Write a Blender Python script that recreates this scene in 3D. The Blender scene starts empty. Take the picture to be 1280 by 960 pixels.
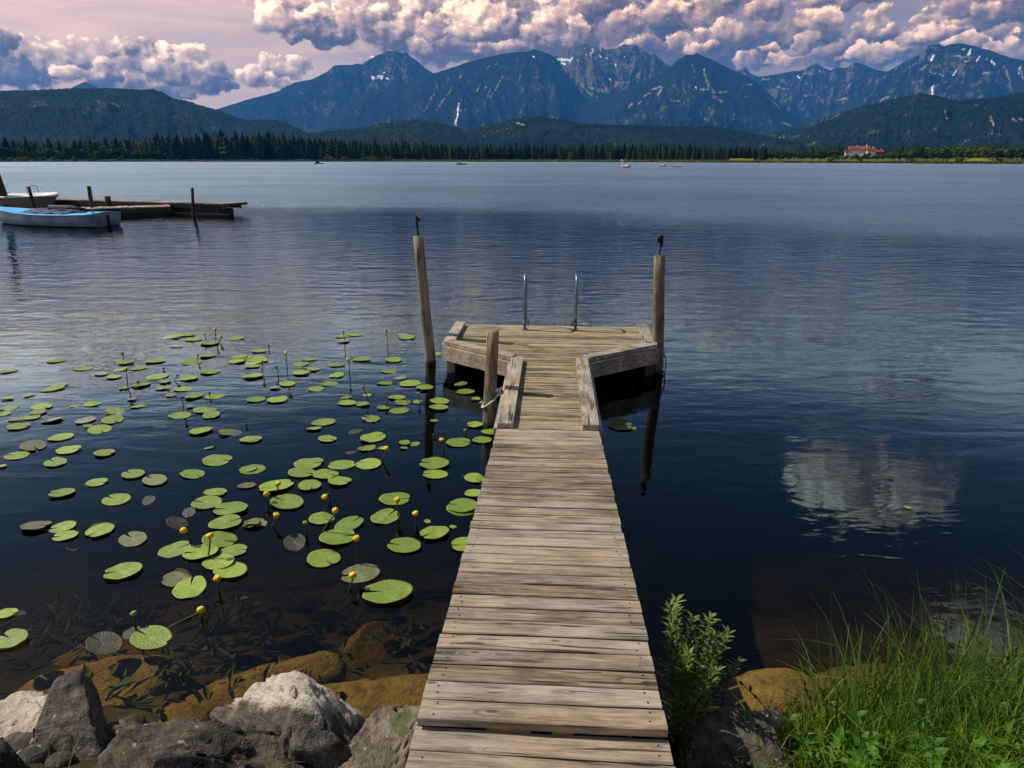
import bpy, bmesh, math, random
import numpy as np
from mathutils import Vector, Matrix, Euler

scn = bpy.context.scene
R = math.radians
SUN_EL, SUN_AZ = 47.0, 72.5          # the sun stands to the left of the view, a little in front
# ---------------------------------------------------------------- camera
cam_d = bpy.data.cameras.new('camera'); cam = bpy.data.objects.new('camera', cam_d)
scn.collection.objects.link(cam); scn.camera = cam
cam_d.lens = 24.0; cam_d.sensor_width = 36.0; cam_d.clip_start = 0.05; cam_d.clip_end = 60000
PITCH = math.atan(281/853.33)
CAM_H = 2.35
cam.location = (0, 0, CAM_H); cam.rotation_euler = (math.pi/2-PITCH, 0, 0)
scn.view_settings.view_transform = 'Standard'; scn.view_settings.look = 'None'
scn.view_settings.exposure = 0.0; scn.view_settings.gamma = 1.0
scn.render.engine = 'CYCLES'
scn.cycles.transparent_max_bounces = 24; scn.cycles.max_bounces = 6
scn.cycles.volume_bounces = 0; scn.cycles.caustics_reflective = False; scn.cycles.caustics_refractive = False
scn.cycles.use_denoising = True
scn.cycles.sample_clamp_indirect = 4.0

PAD_LABELS=['single small round lily pad alone on open water at the far upper left', 'small lily pad at the far left edge, above the ragged raft', 'small lily pad in the crowded ragged raft at the left edge', 'pale washed out lily leaf in the sparse far patch at the left', 'small lily pad in the sparse far patch at the left', 'thin lily pad in the broken line right of the ragged left raft', 'pale washed out lily leaf in the broken line right of the ragged left raft', 'small lily pad round the flower on the far left', 'small torn leaf scrap among the middle pads', 'small lily pad in the loose far group left of centre', 'small lily pad in the farthest patch, by the trio of yellow flowers', 'pale washed out lily leaf in the farthest patch, by the trio of yellow flowers', 'small lily pad in the thick far clump of overlapping pads', 'small lily pad in the group around the thin bare stem', 'faint sunken lily leaf among the middle pads', 'faint sunken lily leaf in the group around the thin bare stem', 'round green lily pad with a slit, directly above a tiny torn leaf scrap', 'thin brownish green lily pad below the small round bud at mid left', 'green lily pad alone between the crowded left raft and the long brown edged pad', 'long green lily pad with a brown right end near the left edge', 'green lily pad just right of the long brown ended pad near the left edge', 'broad green lily pad close to the left edge below the long brown ended pad', 'green lily pad below and left of the pad with a dull brown tip', 'sliver of green lily pad cut by the left edge of the photo, middle height', 'small lone green lily pad surrounded by dark blue water', 'tiny torn scrap of yellow green leaf above a long flat lily pad', 'long flat bright lily pad below the tiny torn leaf scrap', 'oval lily pad left of the pad with a folded edge', 'oval lily pad with one edge folded over, browned', 'flat oval lily pad right of the pad with a folded edge', 'lily pad partly covering a sunken brown leaf', 'sunken brown leaf half hidden under a green pad', 'oval lily pad alone near the left, above three touching pads', 'bright oval lily pad with a nibbled right tip', 'sunken brown leaf standing on edge under the folded pad', 'green lily pad touching the top of a large bright pad', 'large bright lily pad overlapping a sunken dark leaf', 'small brownish lily pad left of two upright yellow flowers', 'green lily pad above the small brownish pad at centre left', 'yellow green lily pad right of the thin brownish pad', 'broad lily pad at the top of a stacked pair above the flowers', 'sunken dark leaf tucked behind a large bright pad', 'small lily pad of the lone pair at mid height', 'small lily pad in the far patch left of the tall left post', 'small lily pad between the thick far clump and the tall left post', 'pale washed out lily leaf in the far patch left of the tall left post', 'small lily pad near the foot of the tall left post', 'pale washed out lily leaf of the lone pair at mid height', 'pale washed out lily leaf near the foot of the tall left post', 'small lily pad in the ragged mat round the bent flower', 'small lily pad in the tangled mat beside the tall left post', 'small lily pad of the threesome left of the torn leaves', 'green lily pad by the small round bud at mid height', 'long narrow lily pad alone above the browned torn leaves', 'torn lily pad spotted with brown beside a leaning yellow flower', "small torn lily pad under the leaning yellow flower's head", "small torn lily pad beside the tall left post's reflection", "small green lily pad just left of the short wooden post's foot", 'yellow green lily pad touching the gangway under the short post', "green lily pad between the short post's foot and the pad with a yellow bud", 'oval lily pad touched by a low yellow bud near the short post', "larger lily pad of the pair across the left tall post's reflection", "smaller lower lily pad of the pair across the left tall post's reflection", 'bright lily pad by the gangway, upper one of two close together', 'olive lily pad against the gangway edge, lower one of two close together', 'large smooth oval lily pad beside the gangway edge', "faint sunken lily leaf beside the tall left post's reflection", 'flat brown tinged lily pad at the top of the dense middle group', 'lily pad at the left of the dense middle group', 'lily pad in the heart of the dense middle group', 'slit lily pad on the upper right of the dense middle group', "heart shaped lily pad with the leaning flower's stem on it", 'lowest lily pad of the dense middle group', 'narrow lily pad on the lower right of the dense middle group', 'rounded lily pad with a small notch left of the dense middle group', 'small brown marked lily pad left of a long pad with a flower on it', 'long lily pad with an upright yellow flower standing over it', 'large lily pad with a dark hole below the upright flower', 'round lily pad with a yellow flower standing right in front of it', 'brown edged lily pad in the shadow under the platform', 'long lily pad in the shadow under the platform', 'torn leaf scraps under the platform beside the short post', 'pale brown half sunken leaf tilted upright with a white tip', 'striped brownish lily pad at the left, leftmost of a row', 'upper lily pad of the touching pair at the left', 'lower, folded lily pad of the touching pair at the left', 'faint sunken lily leaf in the broken line right of the ragged left raft', 'smooth bright oval lily pad right of the touching pair', 'brown purple lily pad with green lobes', 'round lily pad left of the dense raft with yellow flowers', 'uppermost lily pad of the dense raft with yellow flowers', 'middle left lily pad of the dense raft with yellow flowers', 'right lily pad of the dense raft with yellow flowers', 'wavy edged lily pad below the flower stem in the dense raft', 'lowest lily pad of the dense raft with yellow flowers', 'notched lily pad alone in dark water at the lower left', 'dull brownish curled lily pad above a bright ribbed pad', 'bright ribbed lily pad left of a yellow flower', 'lower lily pad of the stacked pair above the flowers', 'sunken brown leaf left of the stacked pair of pads', 'lily pad cut by the left edge of the photo, upper of two', 'faint sunken lily leaf at the far left edge, above the ragged raft', 'large lily pad with dark holes cut by the left edge, above the rocks', 'largest lily pad at the lower left, below the green bud', 'big sunken reddish brown leaf above the pale rock', 'narrow brown dead leaf drifting upright', 'smooth dull lily pad touched by a bent flower stem', 'lily pad with a flower rising behind it, left of the trio', 'right lily pad of the trio crossed by a flower stem', 'lower long lily pad of the trio crossed by a flower stem', 'round notched lily pad below the trio', 'smooth round lily pad below the pad with a flower in front', 'oval lily pad with water drops, centre', 'heart shaped lily pad right of the lone yellow flower', 'large lily pad half under the edge of the gangway planks', 'lily pad cut off by the gangway edge, nearest to the camera side', 'half brown leaf behind the nearest upright flower', 'largest lily pad of all, pointed at the right with dark spots', "dim lily pad in the platform's shade right of the gangway", 'tiny bright leaf tip right of the gangway', 'tiny yellow leaf floating alone on the open water at the right']
PADS=[(-5.578,8.038,0.129,'g',0,0),(-5.866,7.598,0.105,'g',1,1),(-4.935,6.964,0.124,'g',2,1),(-4.955,7.094,0.099,'p',3,1),(-5.062,7.718,0.13,'g',4,1),(-4.734,7.505,0.104,'p',3,1),(-5.049,6.748,0.078,'t',2,1),(-5.21,6.642,0.077,'t',2,1),(-5.002,6.373,0.109,'t',2,1),(-4.925,6.194,0.068,'g',2,1),(-4.685,6.391,0.12,'g',2,1),(-4.621,6.233,0.097,'g',2,1),(-4.697,6.06,0.1,'t',2,1),(-4.589,6.097,0.086,'g',2,1),(-4.353,6.034,0.114,'t',2,1),(-4.548,5.856,0.111,'g',2,1),(-4.374,6.42,0.06,'t',5,1),(-4.23,6.472,0.101,'g',5,1),(-4.026,6.018,0.104,'p',6,1),(-3.917,5.866,0.055,'t',5,1),(-3.77,5.802,0.137,'g',5,1),(-3.88,6.26,0.117,'t',5,1),(-3.777,6.029,0.123,'g',5,1),(-4.686,7.951,0.115,'g',7,1),(-4.589,7.662,0.094,'g',7,1),(-4.407,7.718,0.1,'g',7,1),(-4.504,7.368,0.091,'g',7,1),(-3.904,6.611,0.062,'t',8,1),(-3.73,6.414,0.09,'t',8,1),(-4.185,6.978,0.075,'t',7,1),(-4.054,7.08,0.115,'g',7,1),(-4.352,8.012,0.128,'g',7,1),(-4.033,7.391,0.142,'g',7,1),(-3.853,7.207,0.094,'t',9,1),(-3.758,6.978,0.097,'t',9,1),(-3.636,7.316,0.113,'g',9,1),(-3.536,6.951,0.107,'g',9,1),(-3.892,7.969,0.14,'g',9,1),(-3.817,8.262,0.119,'g',9,1),(-3.505,7.567,0.133,'g',9,1),(-4.714,9.25,0.174,'g',10,1),(-4.535,9.318,0.098,'g',10,1),(-4.365,9.061,0.123,'g',10,1),(-4.052,8.869,0.141,'g',10,1),(-3.812,9.138,0.124,'g',10,1),(-4.428,8.715,0.092,'p',11,1),(-3.404,8.189,0.125,'g',12,1),(-3.355,7.995,0.11,'g',12,1),(-3.108,7.784,0.095,'g',12,1),(-2.976,7.391,0.102,'g',12,1),(-3.563,6.736,0.068,'t',13,1),(-3.307,6.71,0.104,'g',13,1),(-3.09,6.704,0.109,'g',13,1),(-3.021,6.299,0.123,'g',13,1),(-2.899,6.161,0.116,'g',13,1),(-3.212,6.396,0.045,'t',13,1),(-3.204,6.161,0.121,'g',13,1),(-3.357,6.06,0.09,'s',14,1),(-2.913,6.52,0.086,'s',15,1),(-2.821,5.754,0.118,'g',16,0),(-2.556,5.73,0.118,'b',17,0),(-4.008,5.613,0.116,'g',18,0),(-4.118,5.413,0.138,'b',19,0),(-3.756,5.32,0.102,'g',20,0),(-4.126,5.217,0.104,'g',21,0),(-3.719,5.079,0.106,'g',22,0),(-4.099,5.003,0.036,'g',23,0),(-3.419,5.258,0.088,'g',24,0),(-2.596,5.383,0.051,'t',25,0),(-2.415,5.122,0.123,'g',26,0),(-2.966,4.857,0.094,'g',27,0),(-2.741,4.745,0.108,'b',28,0),(-2.507,4.868,0.11,'g',29,0),(-3.171,4.718,0.084,'g',30,0),(-3.265,4.787,0.062,'s',31,0),(-3.322,4.537,0.089,'g',32,0),(-2.871,4.444,0.105,'g',33,0),(-2.693,4.537,0.059,'s',34,0),(-2.196,4.55,0.093,'g',35,0),(-2.189,4.383,0.108,'g',36,0),(-2.006,4.667,0.072,'b',37,0),(-2.104,4.955,0.072,'g',38,0),(-2.317,5.559,0.088,'g',39,0),(-1.982,4.295,0.12,'g',40,0),(-2.311,4.354,0.057,'s',41,0),(-2.661,6.611,0.062,'g',42,1),(-3.254,8.476,0.109,'g',43,1),(-3.341,8.16,0.119,'g',12,1),(-3.163,8.179,0.119,'g',12,1),(-3.133,8.019,0.156,'g',12,1),(-3.091,7.794,0.101,'g',12,1),(-2.937,7.401,0.121,'g',12,1),(-2.547,7.883,0.113,'g',44,1),(-2.499,8.103,0.105,'g',44,1),(-2.333,7.664,0.094,'g',44,1),(-2.428,7.522,0.117,'g',44,1),(-2.215,9.348,0.135,'g',43,1),(-2.371,9.251,0.104,'g',43,1),(-2.288,8.96,0.108,'p',45,1),(-1.455,9.168,0.132,'g',43,1),(-1.532,9.348,0.09,'p',45,1),(-2.1,7.856,0.112,'g',44,1),(-1.848,8.094,0.125,'g',44,1),(-1.458,8.065,0.131,'g',46,1),(-1.428,7.597,0.099,'g',46,1),(-2.004,7.441,0.112,'g',44,1),(-2.47,7.123,0.111,'g',44,1),(-2.557,6.984,0.069,'p',47,1),(-2.007,7.138,0.105,'g',44,1),(-2.101,6.948,0.094,'g',44,1),(-2.63,6.608,0.104,'g',42,1),(-2.401,6.595,0.12,'g',42,1),(-1.396,7.16,0.111,'t',46,1),(-1.259,7.337,0.09,'p',48,1),(-1.122,7.13,0.14,'g',46,1),(-0.941,6.984,0.109,'g',46,1),(-0.945,8.355,0.061,'g',43,1),(-1.716,6.667,0.088,'t',49,1),(-1.668,6.505,0.108,'g',49,1),(-1.502,6.461,0.083,'g',49,1),(-1.514,6.754,0.067,'t',49,1),(-1.195,6.68,0.105,'g',50,1),(-1.109,6.511,0.102,'t',50,1),(-1.275,6.356,0.074,'g',50,1),(-1.103,6.29,0.11,'g',50,1),(-0.963,6.543,0.059,'t',50,1),(-0.737,6.556,0.128,'g',50,1),(-0.729,6.368,0.111,'g',50,1),(-1.772,5.982,0.125,'g',51,1),(-1.822,5.817,0.093,'t',51,1),(-1.627,5.567,0.098,'g',51,1),(-1.335,6.048,0.111,'t',8,1),(-1.24,5.939,0.094,'s',14,1),(-1.46,5.901,0.079,'s',14,1),(-2.293,5.558,0.105,'g',52,0),(-1.227,5.591,0.134,'g',53,0),(-1.245,5.372,0.095,'t',54,0),(-1.108,5.372,0.05,'t',55,0),(-1.233,5.184,0.079,'s',14,1),(-0.933,5.477,0.055,'g',56,1),(-0.845,5.463,0.051,'g',56,1),(-0.918,5.372,0.041,'t',56,1),(-0.732,6.004,0.05,'t',56,1),(-0.342,5.901,0.087,'g',57,0),(-0.193,5.74,0.096,'g',58,0),(-0.266,5.548,0.103,'g',59,0),(-0.463,5.482,0.109,'g',60,0),(-0.629,5.051,0.125,'g',61,0),(-0.6,4.866,0.102,'g',62,0),(-0.288,4.788,0.09,'g',63,0),(-0.283,4.534,0.078,'g',64,0),(-0.355,4.339,0.113,'g',65,0),(-0.362,4.912,0.042,'s',66,1),(-1.647,5.059,0.129,'g',67,0),(-1.655,4.882,0.11,'g',68,0),(-1.453,4.844,0.11,'g',69,0),(-1.377,5.035,0.113,'g',70,0),(-1.163,5.051,0.108,'g',71,0),(-1.528,4.665,0.1,'g',72,0),(-1.319,4.733,0.094,'g',73,0),(-2.065,4.951,0.102,'g',74,0),(-2.002,4.665,0.064,'b',75,0),(-1.781,4.654,0.14,'g',76,0),(-1.617,4.396,0.13,'g',77,0),(-0.851,4.457,0.114,'g',78,0),(-0.561,7.123,0.088,'b',79,0),(-0.492,6.85,0.107,'g',80,0),(-0.372,6.621,0.066,'t',81,0),(-0.303,6.537,0.043,'t',50,1),(-1.388,5.403,0.055,'s',14,1),(-2.859,4.182,0.062,'s',82,0),(-3.199,4.061,0.098,'b',83,0),(-3.017,4.056,0.087,'g',84,0),(-2.926,3.938,0.079,'g',85,0),(-2.851,3.884,0.052,'s',86,1),(-2.732,3.996,0.093,'g',87,0),(-2.466,3.903,0.107,'b',88,0),(-2.129,3.772,0.101,'g',89,0),(-1.892,3.884,0.113,'g',90,0),(-1.951,3.735,0.11,'g',91,0),(-1.76,3.76,0.095,'g',92,0),(-1.798,3.636,0.11,'g',93,0),(-1.687,3.54,0.108,'g',94,0),(-2.326,3.528,0.108,'g',95,0),(-1.971,3.462,0.097,'b',96,0),(-1.856,3.369,0.11,'g',97,0),(-1.759,4.087,0.061,'b',8,1),(-1.94,4.101,0.112,'g',98,0),(-2.334,4.218,0.08,'s',99,0),(-2.747,3.136,0.057,'g',100,0),(-2.761,3.211,0.053,'s',101,1),(-2.568,2.917,0.085,'g',102,0),(-1.863,2.94,0.119,'g',103,0),(-2.143,2.982,0.099,'s',104,0),(-2.033,3.052,0.064,'s',86,1),(-1.538,3.335,0.029,'s',105,0),(-1.741,4.095,0.081,'b',106,0),(-1.305,4.163,0.096,'g',107,0),(-1.101,4.079,0.115,'g',108,0),(-1.135,3.916,0.124,'g',109,0),(-1.165,3.678,0.113,'g',110,0),(-0.873,4.19,0.111,'g',111,0),(-0.686,3.816,0.112,'g',112,0),(-0.511,3.971,0.107,'g',113,0),(-0.361,4.31,0.117,'g',114,0),(-0.301,3.831,0.096,'g',115,0),(-0.9,3.503,0.125,'b',116,0),(-0.709,3.322,0.145,'g',117,0),(-0.578,4.133,0.031,'t',56,1),(-0.396,4.053,0.03,'t',56,1),(-1.439,3.971,0.086,'s',14,1),(1.004,5.861,0.126,'b',118,0),(1.109,5.822,0.037,'g',119,0),(2.803,4.324,0.026,'g',120,0)]
FLOWERS=[(-4.015, -4.042, 9.007, 0.159, 'y', 'tallest of the three yellow flowers in the farthest patch'), (-4.177, -4.164, 9.007, 0.084, 'y', 'left flower of the three in the farthest patch'), (-3.924, -3.949, 8.933, 0.067, 'y', 'short right flower of the three in the farthest patch'), (-4.764, -4.772, 8.047, 0.082, 'd', 'dark seed head on a short stem at the far left'), (-3.828, -3.855, 8.012, 0.071, 'd', 'dark bent seed head in the loose far group'), (-4.158, -4.175, 7.032, 0.193, 'y', 'yellow flower on a long stem at the far left'), (-3.722, -3.77, 7.243, 0.054, 'd', 'dark seed head leaning over the torn pads'), (-3.133, -3.142, 6.685, 0.04, 'd', 'tiny dark bud between two touching pads'), (-3.204, -3.22, 6.26, 0.141, 'd', 'thin bare stem with a small dark head'), (-4.094, -4.098, 7.101, 0.023, 'd', 'tiny dark bud on a pad at the far left'), (-4.079, -4.081, 7.646, 0.012, 'd', 'tiny dark bud floating alone'), (-2.558, -2.57, 7.441, 0.257, 'y', 'tall thin yellow flower right of the thick far clump'), (-2.869, -2.887, 7.522, 0.133, 'y', 'yellow flower standing in the thick far clump'), (-3.155, -3.159, 8.558, 0.043, 'd', 'tiny bud above the thick far clump'), (-2.238, -2.242, 8.826, 0.16, 'd', 'pale budded stem in the far patch'), (-1.655, -1.651, 8.771, 0.183, 'd', 'bent bare stem near the tall left post'), (-1.865, -1.865, 7.473, 0.173, 'y', 'yellow flower between the two far round pads'), (-2.676, -2.666, 7.425, 0.091, 'd', 'dark crooked seed head left of the tall thin flower'), (-1.499, -1.457, 6.524, 0.164, 'g', 'green bud on a bent stem in the ragged mat'), (-0.945, -0.94, 6.537, 0.087, 'g', 'green yellow bud beside the tall left post'), (-1.248, -1.25, 6.368, 0.045, 'd', 'dark bud in the tangled mat'), (-1.021, -1.07, 5.112, 0.104, 'y', 'leaning yellow flower on the heart shaped pad'), (-0.594, -0.578, 5.338, 0.083, 'y', 'yellow bud low beside the short post'), (-0.42, -0.419, 5.687, 0.028, 'g', 'small green bud in open water near the short post'), (-2.449, -2.451, 5.859, 0.015, 'd', 'small round pale bud above the oval pads'), (-1.736, -1.746, 4.571, 0.054, 'y', 'upright yellow flower over the long middle pad'), (-1.755, -1.758, 4.386, 0.068, 'y', 'upright yellow flower left of the pad with a hole'), (-0.694, -0.695, 5.611, 0.012, 'd', "tiny white bud on the tall post's reflection"), (-1.579, -1.617, 4.069, 0.074, 'y', 'yellow flower on a stem bent to the left'), (-1.298, -1.317, 4.252, 0.114, 'y', "yellow flower rising behind the trio's left pad"), (-1.325, -1.325, 4.432, 0.042, 'd', 'dark seed head beside the yellow flower'), (-1.154, -1.256, 3.976, 0.16, 'y', 'yellow flower on a long slanting stem across the trio'), (-1.36, -1.363, 3.978, 0.067, 'g', 'green bud in dark water left of the trio'), (-0.931, -0.944, 3.593, 0.183, 'y', 'tall yellow flower with a thick green stem above the half brown leaf'), (-0.908, -0.936, 3.358, 0.084, 'y', 'nearest upright yellow flower, in front of the half brown leaf'), (-0.788, -0.79, 4.2, 0.121, 'y', 'yellow flower in front of the round pad'), (-0.649, -0.653, 4.091, 0.074, 'y', 'lone yellow flower left of the heart shaped pad'), (-2.084, -2.053, 3.823, 0.102, 'y', "yellow flower leaning over the round pad at the raft's left"), (-1.855, -1.888, 3.69, 0.141, 'y', 'yellow flower rising from the middle of the dense raft'), (-1.682, -1.688, 3.354, 0.067, 'y', 'yellow flower right of the bright ribbed pad'), (-1.68, -1.686, 3.119, 0.028, 'y', 'yellow flower lying low on a long floating stem'), (-1.998, -2.005, 3.046, 0.059, 'g', 'green bud above the largest pad at the lower left')]
RIDGES={'left_hill':[(-48.6,2.31),(-42.32,3.35),(-34.68,4.11),(-32.08,4.28),(-30.25,4.46),(-28.13,4.55),(-26.43,4.52),(-25.83,4.59),(-25.21,4.36),(-24.74,4.07),(-23.74,3.89),(-22.99,3.65),(-21.7,3.3),(-20.4,2.84),(-19.34,2.42),(-17.97,2.05),(-16.0,1.56),(-13.08,1.0),(-8.83,0.54)],'knoll':[(-23.93,0.5),(-21.6,1.89),(-20.43,2.57),(-19.41,2.75),(-17.9,2.72),(-16.96,2.45),(-15.97,1.9),(-13.67,1.11),(-11.91,0.53)],'distant':[(-33.11,3.41),(-31.43,4.16),(-30.45,4.65),(-29.85,4.92),(-29.29,4.65),(-28.66,4.18),(-26.64,3.13)],'peak_a':[(-25.79,2.1),(-23.06,3.06),(-21.45,3.58),(-20.26,3.98),(-18.84,4.4),(-17.69,4.7),(-16.33,5.38),(-15.05,5.63),(-13.97,6.15),(-13.36,6.6),(-12.95,6.66),(-12.07,6.68),(-11.65,6.8),(-11.36,6.75),(-10.87,7.04),(-10.26,7.37),(-9.35,7.71),(-8.76,7.67),(-8.29,7.58),(-7.99,7.69),(-7.76,7.37),(-7.3,7.11),(-6.71,6.68),(-6.06,6.24),(-4.32,5.09),(0.0,2.92)],'peak_b':[(-18.98,0.51),(-15.96,1.96),(-13.5,3.29),(-11.93,4.55),(-10.41,5.02),(-9.19,5.26),(-7.85,5.56),(-6.06,6.24),(-4.9,6.53),(-3.67,6.93),(-2.14,7.32),(-0.3,7.65),(1.22,7.76),(1.7,7.92),(2.44,7.7),(3.05,7.48),(3.67,6.87),(4.42,5.98),(5.57,4.63),(6.84,3.47),(8.73,2.53),(13.07,1.11)],'peak_c':[(-2.48,4.64),(0.61,6.33),(1.95,7.43),(3.05,7.43),(3.41,7.42),(3.95,7.69),(4.73,8.11),(5.45,8.21),(6.36,8.04),(7.26,7.86),(7.86,7.91),(8.44,8.16),(9.33,8.09),(9.94,7.75),(10.38,7.42),(10.72,7.52),(11.1,7.14),(11.59,6.8),(12.08,6.58),(13.3,5.9),(16.93,3.9)],'peak_d':[(0.63,1.44),(3.74,3.49),(6.2,4.22),(8.6,5.04),(10.94,5.95),(11.96,6.52),(12.51,7.05),(13.07,7.3),(13.47,7.34),(13.86,7.43),(14.46,7.15),(15.53,6.69),(16.71,6.12),(17.88,5.55),(18.78,4.94),(19.59,4.16),(20.61,3.38),(21.5,2.71),(23.22,1.87),(25.98,0.76)],'peak_e':[(12.82,4.53),(15.6,5.84),(16.71,6.07),(17.04,6.17),(17.3,6.37),(17.73,5.98),(18.42,5.7),(19.07,5.78),(19.77,5.86),(20.57,5.99),(21.36,6.06),(21.8,6.3),(22.1,6.44),(22.66,6.11),(23.1,5.93),(23.44,6.07),(24.2,6.09),(24.56,6.42),(25.09,6.24),(25.99,5.85),(26.74,5.71),(27.78,5.21),(30.33,4.01)],'peak_f':[(19.42,1.64),(21.56,2.28),(23.57,3.21),(25.42,4.61),(26.29,5.48),(26.74,5.71),(27.62,6.26),(28.49,6.69),(28.88,7.14),(29.41,7.24),(29.81,7.03),(30.15,7.15),(30.68,7.15),(31.6,6.95),(32.52,6.6),(33.0,6.34),(33.89,6.05),(34.77,5.76),(37.3,4.96),(41.22,3.71),(46.32,2.42)],'right_hill':[(16.05,0.98),(19.41,1.81),(21.58,2.11),(22.79,2.69),(24.11,3.09),(25.34,3.48),(26.57,3.65),(27.74,3.96),(28.9,4.17),(30.11,3.92),(31.08,3.64),(31.95,3.75),(33.06,3.71),(33.89,3.86),(34.71,3.96),(39.35,4.12),(46.12,3.22)],'mid_hill':[(-20.59,1.18),(-18.31,1.48),(-14.79,1.91),(-13.6,2.04),(-11.79,2.22),(-9.33,2.7),(-7.48,2.89),(-5.94,2.73),(-4.71,2.44),(-3.77,2.09),(-2.52,2.33),(0.0,2.92),(1.88,3.15),(3.76,2.91),(5.32,2.61),(7.5,2.48),(9.96,2.41),(12.98,2.33),(15.94,2.24),(17.7,1.88),(19.44,1.53),(21.71,1.06)]}
SNOW={'peak_a':[(-10.594,5.845,-9.875,5.913,0.192),(-9.736,6.245,-9.676,6.246,0.102),(-9.582,5.808,-9.465,5.755,0.102),(-10.664,6.608,-10.667,6.553,0.064)],'peak_b':[(1.586,7.433,1.709,7.378,0.096),(-4.39,2.557,-4.103,4.064,0.128)],'peak_c':[(3.54,7.204,4.393,7.142,0.166),(3.79,6.928,4.035,6.871,0.141),(5.52,7.889,5.718,7.4,0.115),(6.062,7.881,6.133,7.611,0.115),(5.952,7.613,6.022,7.341,0.077),(6.663,7.872,6.728,7.764,0.083),(6.623,7.387,6.746,7.331,0.128),(7.169,7.27,7.289,7.269,0.09),(4.94,7.137,5.0,7.136,0.064),(7.534,5.839,7.6,5.727,0.115),(8.482,7.356,8.548,7.247,0.058),(7.85,6.824,7.916,6.714,0.058),(4.571,7.304,4.398,6.978,0.077)],'peak_d':[(14.415,6.352,14.481,6.243,0.09),(13.941,5.117,14.071,4.949,0.077),(19.506,4.381,19.69,4.215,0.064)],'peak_e':[(17.286,5.945,17.46,5.886,0.077),(18.607,5.531,18.718,5.527,0.064),(20.988,5.606,21.101,5.549,0.115),(22.368,5.965,22.427,5.911,0.064)],'peak_f':[(29.21,6.26,29.347,6.538,0.09),(31.293,6.458,31.287,6.738,0.102),(30.832,6.817,31.011,6.804,0.058),(31.805,6.049,31.93,6.321,0.102),(32.315,6.109,32.358,6.106,0.077),(32.645,5.948,32.853,5.748,0.128),(29.62,4.092,29.567,4.686,0.115),(34.196,5.108,34.158,5.525,0.09),(30.575,5.22,30.789,5.544,0.064)]}
SCREE={'peak_a':[(-11.788,3.989,-11.735,3.026,0.09),(-10.02,3.444,-9.729,4.299,0.077),(-8.711,2.882,-8.423,3.746,0.077),(-6.162,5.185,-7.457,3.468,0.064)],'peak_b':[(-4.516,2.498,-3.845,4.523,0.115),(-5.912,3.594,-4.565,5.311,0.096),(-6.841,3.473,-5.991,4.848,0.077),(-2.117,4.072,-1.733,5.099,0.115),(-1.676,4.531,-0.739,6.001,0.115),(-2.723,4.983,-2.469,5.492,0.128),(-2.227,5.098,-1.977,5.325,0.16),(-1.902,6.498,-1.715,6.775,0.096),(1.247,3.901,1.493,4.188,0.128),(1.804,4.188,1.86,4.759,0.064),(0.501,3.207,0.934,4.074,0.064),(-1.349,6.611,-1.225,6.887,0.096),(-4.058,5.931,-3.872,6.043,0.096),(-2.515,2.327,-2.135,2.621,0.077)],'peak_c':[(5.042,5.755,5.868,4.849,0.141),(5.868,4.849,6.677,4.502,0.154),(6.162,5.185,7.397,4.834,0.256),(7.143,5.062,8.094,5.498,0.23),(7.63,5.057,8.276,5.495,0.192),(8.092,5.554,9.178,5.538,0.128),(9.175,5.593,9.736,6.245,0.128),(6.187,4.507,6.318,4.278,0.09),(9.704,6.791,10.153,7.214,0.077)],'peak_d':[(15.269,4.484,15.938,4.084,0.205),(15.48,4.699,16.158,4.792,0.166),(14.246,4.946,14.883,4.931,0.166),(14.792,5.316,15.307,4.703,0.218),(14.424,6.245,14.73,5.372,0.154),(17.644,5.186,17.924,5.178,0.128),(9.745,4.016,9.974,4.239,0.128),(10.194,4.574,10.541,4.793,0.16),(11.146,4.672,11.473,5.111,0.192),(10.706,5.013,11.347,5.224,0.128),(13.522,6.699,13.74,6.155,0.077),(19.125,4.338,20.04,3.558,0.09),(20.43,2.568,20.895,2.341,0.205),(14.702,2.99,14.951,2.817,0.16),(17.44,4.434,17.621,4.321,0.128),(9.03,3.797,9.26,4.022,0.128),(12.126,4.265,12.841,4.197,0.064)],'peak_e':[(19.598,5.021,20.442,4.782,0.128),(21.574,4.323,22.361,4.404,0.154),(22.867,3.755,22.994,4.384,0.115),(24.392,4.752,24.553,5.054,0.16),(23.724,3.994,24.487,4.075,0.128),(23.079,4.539,23.357,4.789,0.102),(24.516,5.667,24.756,5.757,0.154),(21.122,5.809,22.185,5.767,0.096),(18.447,5.482,19.104,5.514,0.096)],'peak_f':[(26.534,3.852,26.991,4.092,0.166),(27.969,5.846,28.554,6.299,0.077),(28.659,5.662,29.064,6.028,0.102),(29.333,5.528,30.116,5.244,0.128),(30.365,6.425,31.505,6.256,0.128),(32.339,5.265,32.759,5.334,0.154),(33.335,5.671,33.793,4.806,0.115),(28.312,4.892,28.756,5.069,0.102),(31.093,6.095,31.333,5.986,0.102),(34.182,5.615,34.511,4.766,0.128)],'right_hill':[(33.167,2.637,33.432,2.141,0.154),(34.397,2.503,34.604,2.304,0.141),(34.779,2.492,34.966,2.39,0.102),(30.454,3.266,30.751,2.607,0.102),(32.14,3.452,32.336,3.347,0.102),(32.743,3.284,32.805,3.184,0.077),(33.827,2.81,33.88,2.76,0.077)],'mid_hill':[(0.377,2.682,0.942,2.564,0.154)]}
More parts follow.
